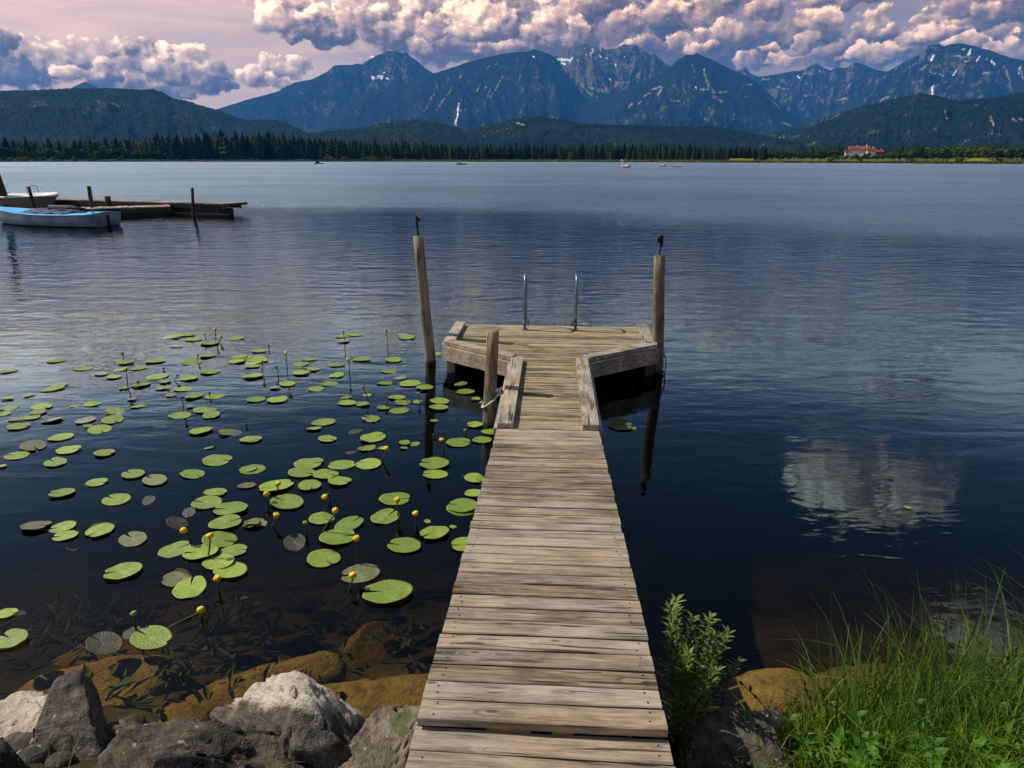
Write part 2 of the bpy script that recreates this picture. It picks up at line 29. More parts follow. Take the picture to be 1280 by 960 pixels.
CLOUDS=[(0.6,7.87,15.5,2.18,-0.25),(15.4,7.59,12.4,2.18,-0.3),(28.5,6.93,10.54,1.92,-0.15),(-4.8,10.33,10.54,1.92,-0.1),(9.5,10.48,12.4,2.18,-0.25),(23.6,10.22,3.72,0.64,-0.1),(32.6,8.54,5.58,1.92,-0.2),(-26.8,6.74,3.22,1.28,-0.05),(-25.3,5.63,4.34,1.79,-0.2),(-33.6,5.38,3.41,1.92,-0.35),(-26.4,4.77,4.65,1.15,-0.1),(-31.9,6.32,2.48,1.28,0.15),(-30.4,6.14,1.86,1.41,0.05),(-33.8,6.65,0.99,0.7,-0.2),(-28.6,5.86,1.49,1.09,0.2),(-29.3,5.14,1.49,0.9,-0.35),(-30.8,5.26,1.49,0.83,0.25),(-28.5,5.28,1.36,0.64,-0.3),(-24.3,6.88,1.12,0.64,0.25),(-23.2,6.13,2.48,1.41,0.15),(-25.0,5.85,1.61,1.02,0.0),(-21.8,5.26,1.74,1.41,-0.35),(-22.7,5.74,0.99,0.77,0.05),(-19.0,5.46,1.74,1.02,0.1),(-17.6,6.04,1.86,1.09,0.2),(-15.9,6.52,0.99,0.83,0.25),(-17.2,5.3,1.36,0.64,0.0),(-16.3,10.4,2.73,1.15,0.2),(-17.2,9.56,1.61,1.41,0.25),(-15.9,9.02,2.85,1.28,-0.2),(-14.1,9.7,1.74,1.09,0.1),(-13.1,8.72,2.11,1.15,-0.4),(-14.9,8.54,2.48,0.83,-0.45),(-15.4,9.44,0.87,0.58,0.25),(-11.8,9.99,1.98,1.79,0.15),(-10.3,9.32,1.98,1.92,-0.1),(-9.9,10.06,1.24,1.15,0.2),(-7.6,9.91,1.49,1.54,0.2),(-8.4,8.43,2.11,1.28,-0.4),(-6.7,7.93,1.86,1.15,-0.15),(-5.2,7.84,3.1,1.02,-0.25),(-5.7,9.32,1.74,1.28,0.05),(-2.4,9.67,3.35,1.92,0.3),(-3.3,9.14,2.11,0.9,0.05),(-0.9,9.05,2.11,1.02,-0.25),(0.0,7.87,2.85,0.9,-0.15),(-9.7,7.06,2.48,0.77,-0.1),(3.1,9.77,2.6,1.92,0.2),(1.8,9.05,1.49,1.15,0.05),(6.0,10.25,1.98,1.54,0.05),(6.9,10.65,2.11,1.28,-0.4),(4.5,8.38,2.6,1.15,-0.25),(5.1,9.33,1.12,0.9,0.25),(8.5,9.16,2.23,1.41,-0.1),(10.8,10.13,2.23,1.28,0.25),(11.4,8.98,1.86,0.83,-0.55),(12.3,8.01,1.74,0.96,0.15),(9.6,7.97,2.11,0.9,-0.2),(14.4,9.99,2.36,1.28,0.05),(18.2,10.0,1.98,1.28,0.0),(15.6,8.52,2.6,1.15,0.1),(17.1,8.04,2.23,1.15,-0.3),(14.1,7.53,1.61,0.77,0.25),(21.4,9.12,1.18,1.02,0.35),(22.9,9.03,1.05,1.02,0.3),(22.4,8.08,1.61,1.15,-0.3),(17.5,6.78,1.36,0.83,0.05),(20.0,6.78,1.61,0.96,0.35),(21.0,7.66,1.24,0.83,0.1),(23.2,6.84,1.49,1.28,-0.35),(18.8,7.46,1.12,0.58,0.2),(25.3,8.87,1.36,0.96,0.2),(25.8,7.87,2.6,0.83,-0.3),(26.5,8.49,0.68,0.7,0.25),(25.5,6.72,2.73,0.9,0.4),(27.1,7.02,1.61,0.7,0.25),(28.3,7.6,1.24,0.77,0.1),(30.6,9.08,2.6,1.28,-0.15),(28.8,8.68,1.36,0.77,0.2),(30.1,7.94,2.11,0.96,0.0),(29.5,7.71,1.49,0.77,0.3),(32.5,8.45,2.36,1.15,-0.25),(32.9,7.35,1.98,1.15,-0.1),(32.2,6.58,1.49,0.7,0.35),(34.0,6.63,1.24,0.96,0.15),(30.9,6.95,1.36,0.64,0.3)]


# ---------------------------------------------------------------- node helper
class G:
    def __init__(s, nt): s.nt = nt; s.n = nt.nodes; s.l = nt.links
    def node(s, t, **k):
        n = s.n.new(t)
        for a, v in k.items(): setattr(n, a, v)
        return n
    def put(s, sock, v):
        if isinstance(v, bpy.types.NodeSocket): s.l.new(v, sock)
        elif v is not None: sock.default_value = v
    def m(s, op, a, b=None, c=None, clamp=False):
        n = s.n.new('ShaderNodeMath'); n.operation = op; n.use_clamp = clamp
        s.put(n.inputs[0], a); s.put(n.inputs[1], b)
        if c is not None: s.put(n.inputs[2], c)
        return n.outputs[0]
    def vm(s, op, a, b=None, scale=None):
        n = s.n.new('ShaderNodeVectorMath'); n.operation = op
        s.put(n.inputs[0], a); s.put(n.inputs[1], b)
        if scale is not None: s.put(n.inputs['Scale'], scale)
        return n.outputs['Value'] if op in ('DOT_PRODUCT', 'LENGTH') else n.outputs[0]
    def mr(s, v, a, b, c=0.0, d=1.0, smooth=True):
        n = s.n.new('ShaderNodeMapRange'); n.interpolation_type = 'SMOOTHSTEP' if smooth else 'LINEAR'
        for i, x in enumerate((v, a, b, c, d)): s.put(n.inputs[i], x)
        return n.outputs[0]
    def mix(s, f, a, b, blend='MIX'):
        n = s.n.new('ShaderNodeMix'); n.data_type = 'RGBA'; n.blend_type = blend
        s.put(n.inputs[0], f); s.put(n.inputs[6], col(a)); s.put(n.inputs[7], col(b))
        return n.outputs[2]
    def noise(s, vec, scale, detail=3.0, rough=.5, dist=0.0, dim='3D', w=None):
        n = s.n.new('ShaderNodeTexNoise'); n.noise_dimensions = dim
        s.put(n.inputs['Vector'], vec)
        n.inputs['Scale'].default_value = scale; n.inputs['Detail'].default_value = detail
        n.inputs['Roughness'].default_value = rough; n.inputs['Distortion'].default_value = dist
        return n.outputs['Fac']
    def vor(s, vec, scale, detail=0.0, rough=.5, feature='F1', dim='3D', lac=2.0, rnd=1.0):
        n = s.n.new('ShaderNodeTexVoronoi'); n.voronoi_dimensions = dim; n.feature = feature
        s.put(n.inputs['Vector'], vec); n.inputs['Scale'].default_value = scale
        n.inputs['Detail'].default_value = detail; n.inputs['Roughness'].default_value = rough
        n.inputs['Lacunarity'].default_value = lac; n.inputs['Randomness'].default_value = rnd
        if detail and hasattr(n, 'normalize'): n.normalize = True
        return n.outputs['Distance']
    def xyz(s, x, y, z):
        n = s.n.new('ShaderNodeCombineXYZ')
        for i, v in enumerate((x, y, z)): s.put(n.inputs[i], v)
        return n.outputs[0]
    def sep(s, v):
        n = s.n.new('ShaderNodeSeparateXYZ'); s.put(n.inputs[0], v); return n.outputs
    def scale3(s, v, sc):
        return s.vm('MULTIPLY', v, sc)
    def ramp(s, v, stops):
        n = s.n.new('ShaderNodeValToRGB'); s.put(n.inputs[0], v)
        cr = n.color_ramp
        while len(cr.elements) < len(stops): cr.elements.new(.5)
        for e, (p, c) in zip(cr.elements, stops): e.position = p; e.color = col(c)
        return n.outputs[0]
def col(c):
    if isinstance(c, bpy.types.NodeSocket): return c
    if isinstance(c, (int, float)): return (c, c, c, 1)
    return tuple(c)+(1,) if len(c) == 3 else c

# ---------------------------------------------------------------- world: Nishita sky with broken cumulus
W = bpy.data.worlds.new('World'); scn.world = W; W.use_nodes = True
W.node_tree.nodes.clear(); g = G(W.node_tree)
sky = g.node('ShaderNodeTexSky', sky_type='NISHITA', sun_disc=False)
sky.sun_elevation = R(SUN_EL); sky.sun_rotation = R(-SUN_AZ); sky.altitude = 800; sky.air_density = 1.0; sky.dust_density = 1.2
d = g.node('ShaderNodeTexCoord').outputs['Generated']
dx, dy, dz = g.sep(g.vm('NORMALIZE', d))
AZ = g.m('MULTIPLY', g.m('ARCTAN2', dx, dy), 57.2958)
EL = g.m('MULTIPLY', g.m('ARCSINE', dz), 57.2958)

def group(name, ins, outs):
    cg = bpy.data.node_groups.new(name, 'ShaderNodeTree')
    for i_ in ins: cg.interface.new_socket(i_, in_out='INPUT', socket_type='NodeSocketFloat')
    for o_ in outs: cg.interface.new_socket(o_, in_out='OUTPUT', socket_type='NodeSocketFloat')
    q = G(cg); return cg, q, q.node('NodeGroupInput').outputs, q.node('NodeGroupOutput').inputs
def use(cg, *a):
    n = g.node('ShaderNodeGroup'); n.node_tree = cg
    for i_, v in enumerate(a): g.put(n.inputs[i_], v)
    return n.outputs
# billows: the lumpy small relief of the clouds
bg_, q, gi, go = group('billow', ('az', 'el'), ('height',))
p2 = q.xyz(gi[0], q.m('MULTIPLY', gi[1], 1.25), 0.0)
wv = q.node('ShaderNodeTexNoise'); wv.noise_dimensions = '2D'; wv.inputs['Scale'].default_value = .6; wv.inputs['Detail'].default_value = 3
q.l.new(p2, wv.inputs['Vector'])
pw = q.vm('ADD', p2, q.vm('SCALE', q.vm('SUBTRACT', wv.outputs['Color'], (.5, .5, .5)), scale=1.6))
b1 = q.m('SUBTRACT', 1.0, q.vor(pw, .52, 4.0, .45, 'F1', '2D', 2.15))
nn = q.noise(p2, 1.0, 6.0, .58, 0, '2D')
q.l.new(q.m('ADD', q.m('MULTIPLY', q.m('SUBTRACT', b1, .62), 1.35), q.m('MULTIPLY', q.m('SUBTRACT', nn, .5), 1.5)), go[0])
one, q, gi, go = group('dome', ('az', 'el', 'height', 'ca', 'ce', 'ira', 'ire', 'iro', 'k', 'br', 'mass', 'tone'), ('mass', 'tone'))
da = q.m('MULTIPLY', q.m('SUBTRACT', gi[0], gi[3]), gi[5]); de = q.m('SUBTRACT', gi[1], gi[4])
e1 = q.m('MAXIMUM', q.m('MULTIPLY', de, gi[6]), q.m('MULTIPLY', de, gi[7]))
f = q.m('SUBTRACT', 1.0, q.m('MULTIPLY_ADD', da, da, q.m('MULTIPLY', e1, e1)))
ins = q.mr(q.m('ADD', f, gi[2]), -.02, .42)
loc = q.m('MULTIPLY_ADD', de, gi[8], q.m('MULTIPLY_ADD', da, -.34, gi[9]))
q.l.new(q.m('MAXIMUM', f, gi[10]), go[0])
n = q.node('ShaderNodeMix'); n.data_type = 'FLOAT'; n.clamp_factor = True
q.l.new(ins, n.inputs[0]); q.l.new(gi[11], n.inputs[2]); q.l.new(loc, n.inputs[3]); q.l.new(n.outputs[0], go[1])
# domes: painted back to front, each with a lit upper left and a shaded base
dg, q, gi, go = group('domes', ('az', 'el', 'height'), ('mass', 'tone'))
p2 = q.xyz(gi[0], gi[1], 0.0)
wv = q.node('ShaderNodeTexNoise'); wv.noise_dimensions = '2D'; wv.inputs['Scale'].default_value = .45; wv.inputs['Detail'].default_value = 4
q.l.new(p2, wv.inputs['Vector'])
pw = q.vm('ADD', p2, q.vm('SCALE', q.vm('SUBTRACT', wv.outputs['Color'], (.5, .5, .5)), scale=2.0))
waz, wel, _ = q.sep(pw)
MS = None; TN = None
FAR = [(28.0, 23.3, 4.9, 3.8, .35), (31.5, 24.5, 3.0, 2.4, -.1), (33.2, 22.6, 3.6, 3.2, .15), (42.0, 31.0, 6.5, 3.2, .1), (19.0, 12.9, 6.0, 1.6, 0), (-2.0, 12.8, 12.0, 2.4, 0),
       (-22, 13.4, 8.0, 1.6, .3), (-10, 14.6, 5.0, 1.0, .2), (6, 13.6, 4.0, 1.0, .2), (13, 12.2, 3.0, .9, .4), (25, 13.0, 3.0, 1.2, .1), (-32, 14.2, 4.0, 1.6, .2), (17.5, 14.8, 2.0, .8, .3), (31, 15.5, 4.0, 1.6, -.2), (-62, 24, 10, 4, 0), (60, 14, 16, 6, 0), (-62, 12, 18, 7, 0), (95, 18, 16, 7, 0), (-100, 20, 14, 6, 0), (140, 15, 22, 7, 0), (-150, 16, 24, 8, 0)]
for (ca, ce, ra, re, br) in CLOUDS+FAR:
    n = q.node('ShaderNodeGroup'); n.node_tree = one
    for k_, v_ in enumerate((waz, wel, gi[2], ca, ce, 1/ra, 1/re, -1/(re*.8), .78/re, br*1.15+.05, -9.0 if MS is None else MS, 0.0 if TN is None else TN)): q.put(n.inputs[k_], v_)
    MS, TN = n.outputs[0], n.outputs[1]
q.l.new(MS, go[0]); q.l.new(TN, go[1])
B0 = use(bg_, AZ, EL)[0]
B1 = use(bg_, g.m('ADD', AZ, -.30), g.m('ADD', EL, .30))[0]
BS = g.m('SUBTRACT', B0, .22)
dd = use(dg, AZ, EL, BS)
D0 = g.m('ADD', dd[0], BS)
alpha = g.m('MULTIPLY', g.mr(D0, -.06, .46), g.mr(EL, 40.0, 60.0, 1.0, 0.0))
det = g.m('SUBTRACT', B0, B1)
tone = g.m('ADD', g.m('MULTIPLY', dd[1], .60), g.m('MULTIPLY', det, .40))
tone = g.m('ADD', tone, g.m('MULTIPLY', B0, .16))
lit = g.m('ADD', g.m('ADD', tone, .37), g.mr(D0, .05, .8, .12, 0.0), clamp=True)
cc = g.ramp(lit, [(0.0, (.070, .060, .090)), (.28, (.155, .12, .16)), (.52, (.38, .29, .29)), (.76, (.74, .57, .50)), (1.0, (1.3, 1.08, .90))])
cc = g.mix(g.m('MULTIPLY', g.mr(AZ, -12.0, 16.0), g.mr(EL, 12.0, 16.0, 1.0, 0.0)), cc, g.mix(1.0, cc, (.74, .69, .67), 'MULTIPLY'))
cc = g.mix(g.mr(EL, 11.2, 17.0), cc, g.vm('MULTIPLY', cc, (2.1, 2.3, 2.25)))
# thin veil behind the cumulus: pink and pale at the left, mauve at the right, blue sky higher up
veil_n = g.noise(g.xyz(g.m('MULTIPLY', AZ, .06), g.m('MULTIPLY', EL, .5), 0.0), 1.0, 5.0, .6, .6)
side = g.mr(AZ, -32.0, 12.0)
vc = g.mix(side, (.84, .62, .57), (.27, .22, .26))
vc = g.mix(g.mr(veil_n, .35, .7), g.mix(1.0, vc, (.72, .72, .82), 'MULTIPLY'), vc)
vc = g.vm('SCALE', g.mix(g.mr(EL, 10.5, 13.5), vc, g.mix(.6, vc, (.40, .48, .60))), scale=g.mr(EL, 10.6, 13.5, 1.0, g.mr(AZ, -30.0, 25.0, 4.2, 2.6, False)))
veil = g.m('MULTIPLY', g.mr(EL, 13.5, 21.5, .93, .09), g.mr(veil_n, .3, .55, .85, 1.0))
vc = g.vm('SCALE', vc, scale=g.mr(EL, 19.0, 27.0, 1.0, .22))
sk = g.mix(g.mr(EL, 18.0, 30.0), sky.outputs[0], g.mix(1.0, sky.outputs[0], (1.0, .86, .66), 'MULTIPLY'))
SKYS = .085
base = g.mix(veil, sk, g.vm('SCALE', vc, scale=1.0/SKYS))
LOW = g.mr(EL, 10.5, 20.0, 1.0, 0.0)
fin = g.mix(alpha, base, g.vm('SCALE', cc, scale=1.0/SKYS))
fin = g.mix(LOW, fin, g.mix(1.0, fin, (2.10, 1.78, 1.34), 'MULTIPLY'))
bg = g.node('ShaderNodeBackground'); g.l.new(fin, bg.inputs[0]); bg.inputs[1].default_value = SKYS
ow = g.node('ShaderNodeOutputWorld'); g.l.new(bg.outputs[0], ow.inputs[0])
W.cycles.sampling_method = 'MANUAL'; W.cycles.sample_map_resolution = 512

# ---------------------------------------------------------------- sun
sd = bpy.data.lights.new('sun', 'SUN'); sd.energy = 5.0; sd.angle = R(.5); sd.color = (1.0, .93, .82)
sun = bpy.data.objects.new('sun', sd); scn.collection.objects.link(sun)
sv = Vector((-math.sin(R(SUN_AZ))*math.cos(R(SUN_EL)), math.cos(R(SUN_AZ))*math.cos(R(SUN_EL)), math.sin(R(SUN_EL))))
sun.rotation_euler = sv.to_track_quat('Z', 'Y').to_euler(); sun.location = (-20, 0, 30)

# ---------------------------------------------------------------- object helpers
def link(o): scn.collection.objects.link(o); return o
def tag(o, label=None, cat=None, group=None, kind=None):
    if label: o['label'] = label
    if cat: o['category'] = cat
    if group: o['group'] = group
    if kind: o['kind'] = kind
    return o
def empty(name, loc=(0, 0, 0), rot=(0, 0, 0)):
    o = bpy.data.objects.new(name, None); link(o); o.location = loc; o.rotation_euler = rot
    o.empty_display_size = .1
    return o
def mesh(name, V, F, mat=None, smooth=False):
    me = bpy.data.meshes.new(name)
    V = np.asarray(V, dtype=np.float32)
    if isinstance(F, np.ndarray):
        k = F.shape[1]
        me.vertices.add(len(V)); me.vertices.foreach_set('co', V.ravel())
        me.loops.add(F.size); me.loops.foreach_set('vertex_index', F.astype(np.int32).ravel())
        me.polygons.add(len(F)); me.polygons.foreach_set('loop_start', np.arange(0, F.size, k, dtype=np.int32))
        me.update(calc_edges=True)
    else:
        me.from_pydata([tuple(v) for v in V], [], F); me.update()
    if mat: me.materials.append(mat)
    if smooth: me.polygons.foreach_set('use_smooth', [True]*len(me.polygons))
    return me
def obj(name, me, parent=None, loc=(0, 0, 0), rot=(0, 0, 0), scale=(1, 1, 1)):
    o = bpy.data.objects.new(name, me); link(o); o.parent = parent
    o.location = loc; o.rotation_euler = rot; o.scale = scale
    return o
def prism(poly, z0, z1, bev=0.0):
    """solid from a polygon (counter clockwise) between two heights"""
    n = len(poly)
    if bev:
        c = np.mean(np.array(poly), axis=0)
        ins = [tuple(c+(np.array(p)-c)*(1-bev/max(.02, np.linalg.norm(np.array(p)-c)))) for p in poly]
        V = [(x, y, z0) for x, y in poly]+[(x, y, z1-bev) for x, y in poly]+[(x, y, z1) for x, y in ins]
        L = 3
    else:
        V = [(x, y, z0) for x, y in poly]+[(x, y, z1) for x, y in poly]; L = 2
    F = [tuple(range(n))[::-1]]
    for k in range(L-1):
        for i in range(n):
            j = (i+1) % n; F.append((k*n+i, k*n+j, (k+1)*n+j, (k+1)*n+i))
    F.append(tuple(range((L-1)*n, L*n)))
    return V, F
def tube(pts, rad, seg=10, cap=True):
    pts = [Vector(p) for p in pts]; n = len(pts)
    rads = rad if isinstance(rad, (list, tuple)) else [rad]*n
    V = []; F = []
    up = Vector((0, 0, 1)); prev = None
    for i, p in enumerate(pts):
        t = (pts[min(i+1, n-1)]-pts[max(i-1, 0)]).normalized()
        if prev is None:
            a = t.orthogonal().normalized()
        else:
            a = (prev-t*prev.dot(t)).normalized()
        prev = a; b = t.cross(a)
        for k in range(seg):
            th = 2*math.pi*k/seg; V.append(p+(a*math.cos(th)+b*math.sin(th))*rads[i])
    for i in range(n-1):
        for k in range(seg):
            k2 = (k+1) % seg; F.append((i*seg+k, i*seg+k2, (i+1)*seg+k2, (i+1)*seg+k))
    if cap: F.append(tuple(range(seg))[::-1]); F.append(tuple(range((n-1)*seg, n*seg)))
    return V, F
def join(*parts):
    V = []; F = []
    for v, f in parts:
        o = len(V); V += [tuple(x) for x in v]; F += [tuple(i+o for i in t) for t in f]
    return V, F
def boxvf(x0, x1, y0, y1, z0, z1): return prism([(x0, y0), (x1, y0), (x1, y1), (x0, y1)], z0, z1)

# numpy gradient noise -------------------------------------------------
def _hash(ix, iy, s):
    h = (ix.astype(np.int64)*374761393+iy.astype(np.int64)*668265263+s*1442695041) & 0x7fffffff
    h = (h ^ (h >> 13))*1274126177 & 0x7fffffff
    return ((h ^ (h >> 16)) & 0xffff)/65535.0*2*np.pi
def pn(x, y, s=0):
    x = np.asarray(x, float); y = np.asarray(y, float)
    x0 = np.floor(x); y0 = np.floor(y); fx = x-x0; fy = y-y0
    u = fx*fx*fx*(fx*(fx*6-15)+10); v = fy*fy*fy*(fy*(fy*6-15)+10)
    def gr(i, j):
        a = _hash(x0+i, y0+j, s); return np.cos(a)*(fx-i)+np.sin(a)*(fy-j)
    a = gr(0, 0)*(1-u)+gr(1, 0)*u; b = gr(0, 1)*(1-u)+gr(1, 1)*u
    return (a*(1-v)+b*v)*1.5
def fbm(x, y, o=4, s=0, gain=.5):
    t = 0; a = 1; f = 1; n = 0
    for i in range(o): t = t+a*pn(x*f, y*f, s+i*17); n += a; a *= gain; f *= 2.03
    return t/n
def rfbm(x, y, o=5, s=0, gain=.5):
    t = 0; a = 1; f = 1; n = 0; w = 1
    for i in range(o):
        r = (1-np.abs(pn(x*f, y*f, s+i*17)))**2; t = t+a*r*w; n += a; w = np.clip(r*1.3, 0, 1); a *= gain; f *= 2.07
    return t/n
def gridF(nr, nc, wrap=False):
    i = np.arange(nr-1)[:, None]; j = np.arange(nc if wrap else nc-1)[None, :]
    j2 = (j+1) % nc
    return np.stack([i*nc+j, (i+1)*nc+j, (i+1)*nc+j2, i*nc+j2], -1).reshape(-1, 4)

# ---------------------------------------------------------------- materials
MATS = {}
def mat(name, fn, rough=.8, spec=.3):
    if name in MATS: return MATS[name]
    m = bpy.data.materials.new(name); m.use_nodes = True; m.node_tree.nodes.clear()
    q = G(m.node_tree); b = q.node('ShaderNodeBsdfPrincipled'); o = q.node('ShaderNodeOutputMaterial')
    b.inputs['Roughness'].default_value = rough; b.inputs['Specular IOR Level'].default_value = spec
    q.l.new(b.outputs[0], o.inputs[0])
    q.b = b; q.o = o
    q.pos = None
    fn(q)
    MATS[name] = m; return m
def texobj(q): return q.node('ShaderNodeTexCoord').outputs['Object']
def geopos(q): return q.node('ShaderNodeNewGeometry').outputs['Position']
def bump(q, h, strength=.5, dist=.01):
    n = q.node('ShaderNodeBump'); n.inputs['Strength'].default_value = strength; n.inputs['Distance'].default_value = dist
    q.put(n.inputs['Height'], h); q.l.new(n.outputs[0], q.b.inputs['Normal']); return n.outputs[0]
def setc(q, c): q.put(q.b.inputs['Base Color'], col(c))

def wood_fn(dark, light, axis=0, tone=1.0, wet=False):
    def fn(q):
        oi = q.node('ShaderNodeObjectInfo'); rnd = oi.outputs['Random']
        off = q.xyz(q.m('MULTIPLY', rnd, 37.0), q.m('MULTIPLY', rnd, 91.0), q.m('MULTIPLY', rnd, 53.0))
        v = q.vm('ADD', texobj(q), off)
        sc = [9.0, 9.0, 9.0]; sc[axis] = .9
        wob = q.noise(q.scale3(v, (3, 3, 3)), 1.0, 2.0)
        kn = q.vor(q.scale3(v, tuple(2.6 if i == axis else 8.0 for i in range(3))), 1.0, 0)     # knots, sparse cells
        knm = q.mr(kn, .05, .26, 1.0, 0.0)
        va = q.vm('ADD', q.scale3(v, tuple(sc)), q.xyz(0, q.m('MULTIPLY', knm, .8), q.m('MULTIPLY', wob, .8)))
        grain = q.noise(va, 3.2, 6.0, .68, .35)
        fib = q.noise(q.scale3(v, tuple(4.0 if i == axis else 90.0 for i in range(3))), 1.0, 3.0, .6)
        fib2 = q.noise(q.scale3(v, tuple(9.0 if i == axis else 260.0 for i in range(3))), 1.0, 2.0, .6)
        fib = q.m('ADD', q.m('MULTIPLY', fib, .6), q.m('MULTIPLY', fib2, .4))
        big = q.noise(v, 3.5, 3.0, .6)
        t = q.m('ADD', q.m('MULTIPLY', grain, .50), q.m('ADD', q.m('MULTIPLY', fib, .40), q.m('MULTIPLY', big, .28)))
        t = q.m('ADD', t, q.m('MULTIPLY', q.m('SUBTRACT', rnd, .5), .12))
        c = q.ramp(t, [(.44, dark), (.54, tuple(.5*a+.5*b for a, b in zip(dark, light))), (.63, light), (.74, tuple(min(.8, x*1.35) for x in light))])
        tint = q.noise(v, 1.3, 2.0)
        c = q.mix(q.mr(tint, .42, .62), c, q.mix(1.0, c, (1.05, .95, .84), 'MULTIPLY'))
        crack = q.mr(q.noise(q.scale3(v, tuple(2.2 if i == axis else 46.0 for i in range(3))), 1.0, 2.0, .5, .6), .635, .665)
        c = q.mix(q.m('MULTIPLY', crack, .8), c, tuple(x*.28 for x in dark))
        core = q.m('MULTIPLY', q.mr(kn, .03, .09, 1.0, 0.0), .75)
        c = q.mix(core, c, tuple(x*.45 for x in dark))
        gs = q.mr(q.noise(v, 11.0, 3.0, .7), .60, .72, 0, .35)
        c = q.mix(gs, c, tuple(x*.55 for x in light))
        if wet:
            z = q.sep(geopos(q))[2]
            w = q.mr(q.m('ADD', z, q.m('MULTIPLY', q.noise(v, 9.0), .05)), .045, .10, 1.0, 0.0)
            c = q.mix(q.m('MULTIPLY', w, .85), c, (.018, .020, .012))
        setc(q, c)
        bump(q, q.m('SUBTRACT', q.m('ADD', q.m('MULTIPLY', grain, .5), q.m('MULTIPLY', fib, .5)), q.m('MULTIPLY', crack, .9)), .7, .006)
    return fn
M_RAMP = mat('weathered_plank_grey', wood_fn((.070, .056, .042), (.335, .285, .22)), .8, .25)
M_DECK = mat('weathered_plank_buff', wood_fn((.075, .060, .034), (.33, .28, .185)), .8, .25)
M_KERB = mat('weathered_kerb', wood_fn((.12, .10, .078), (.42, .38, .32)), .82, .25)
M_KERBY = mat('weathered_kerb_long', wood_fn((.12, .10, .078), (.40, .36, .30), 1), .82, .25)
M_POST = mat('round_post_wood', wood_fn((.04, .032, .022), (.25, .21, .155), 2, wet=True), .85, .2)
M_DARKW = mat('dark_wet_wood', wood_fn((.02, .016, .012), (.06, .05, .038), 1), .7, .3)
M_GALV = mat('galvanised_steel', lambda q: (setc(q, q.mix(q.noise(texobj(q), 14, 3), (.12, .16, .20), (.30, .36, .42))), q.put(q.b.inputs['Metallic'], .8)), .35)
M_IRON = mat('dark_iron', lambda q: (setc(q, q.mix(q.noise(texobj(q), 40, 3), (.012, .012, .014), (.05, .04, .035))), q.put(q.b.inputs['Metallic'], .6)), .5)
M_NAIL = mat('nail_steel', lambda q: (setc(q, (.06, .05, .045)), q.put(q.b.inputs['Metallic'], .5)), .5)
M_ROPE = mat('pale_rope', lambda q: (setc(q, q.mix(q.noise(texobj(q), 60, 3), (.42, .42, .42), (.75, .76, .78))), bump(q, q.noise(texobj(q), 120, 2), .6, .004)), .9)

# ================================================================ SETTING
AZK = [-180, -60, -33.7, -15, 0, 15, 33.7, 60, 180]
DK = [760, 780, 800, 740, 660, 560, 455, 430, 430]
def shore(az): return np.interp(az, AZK, DK)+12*pn(az*.25, az*0+3, 5)+5*pn(az*1.1, az*0+3, 6)
def bank_y(x): return 2.25+.12*pn(x*1.1, x*0+.5, 9)+.06*pn(x*3.1, x*0+.5, 10)-.10*np.clip(x, 0, 2)+.05*np.clip(-x-1, 0, 3)
def bed(x, y):
    d = y-bank_y(x)
    bump_ = .05*pn(x*1.7, y*1.7, 11)+.022*pn(x*5, y*5, 12)
    land = np.where(d < 0, np.minimum(-d*.42, .34+.05*np.abs(d))+.02*pn(x*9, y*9, 13), 0)
    water = -np.where(d > 0, np.minimum(.10+.34*d, .9+.16*d), 0)
    return np.maximum(land+water+bump_*(1 if True else 0)-.03, -4.0)

def ground_fn(q):
    p = geopos(q); x, y, z = q.sep(p)
    dist = q.vm('LENGTH', q.xyz(x, y, 0))
    n = q.noise(p, 1.3, 5, .6); n2 = q.noise(p, 7.0, 5, .65)
    mud = q.ramp(q.m('ADD', q.m('MULTIPLY', n, .6), q.m('MULTIPLY', n2, .4)), [(.35, (.03, .024, .010)), (.5, (.085, .062, .02)), (.65, (.17, .12, .04))])
    soil = q.mix(n2, (.018, .014, .009), (.07, .055, .035))
    near = q.mix(q.mr(z, -.06, .03), mud, soil)
    f1 = q.noise(p, .006, 4, .6)
    far = q.ramp(f1, [(.38, (.10, .09, .03)), (.5, (.06, .085, .02)), (.62, (.10, .13, .025))])
    reed = q.mix(q.noise(p, .05, 3), (.16, .085, .045), (.12, .11, .03))
    far = q.mix(q.mr(z, .35, 1.2), reed, far)
    setc(q, q.mix(q.mr(dist, 30, 80), near, far))
    bump(q, q.m('ADD', n2, q.noise(p, 30, 3)), .6, .02)
M_GROUND = mat('ground', ground_fn, .95, .1)
aza = np.linspace(-180, 180, 481)[:-1]
fine = np.concatenate([np.arange(-60, 60, .3), np.arange(60, 300, 2.0)])
azv = fine; na = len(azv)
shv = shore(((azv+180) % 360)-180)
r1 = .3*1.035**np.arange(0, 150)                       # to about 52 m
rows = []
for r in r1:
    x = r*np.sin(np.radians(azv)); y = r*np.cos(np.radians(azv)); rows.append(np.stack([x, y, bed(x, y)], -1))
for t, z in ((.3, -4), (.6, -4), (.9, -4), (.985, -2), (.9975, -.3), (1.0, .03), (1.0025, .35), (1.008, .7), (1.03, 1.2), (1.08, 1.6), (1.25, 2.5), (1.6, 5), (2.5, 8), (5, 12), (10, 14), (20, 15)):
    r = np.minimum(shv*t, 14500) if t > 10 else shv*t
    zz = z+np.where(z > 1, .25*z*fbm(azv*.6, azv*0+t*3, 3, 21), 0)
    x = r*np.sin(np.radians(azv)); y = r*np.cos(np.radians(azv))
    back = y < 0
    zz = np.where(back, .45, zz)                        # behind the camera it is all meadow
    zz = np.where(~back, zz, .45)
    rows.append(np.stack([x, y, zz], -1))
V = np.concatenate([np.array([[0, 0, float(bed(np.array([0.]), np.array([0.]))[0])]]), np.concatenate(rows)])
nr = len(rows)
F = gridF(nr, na, True)+1
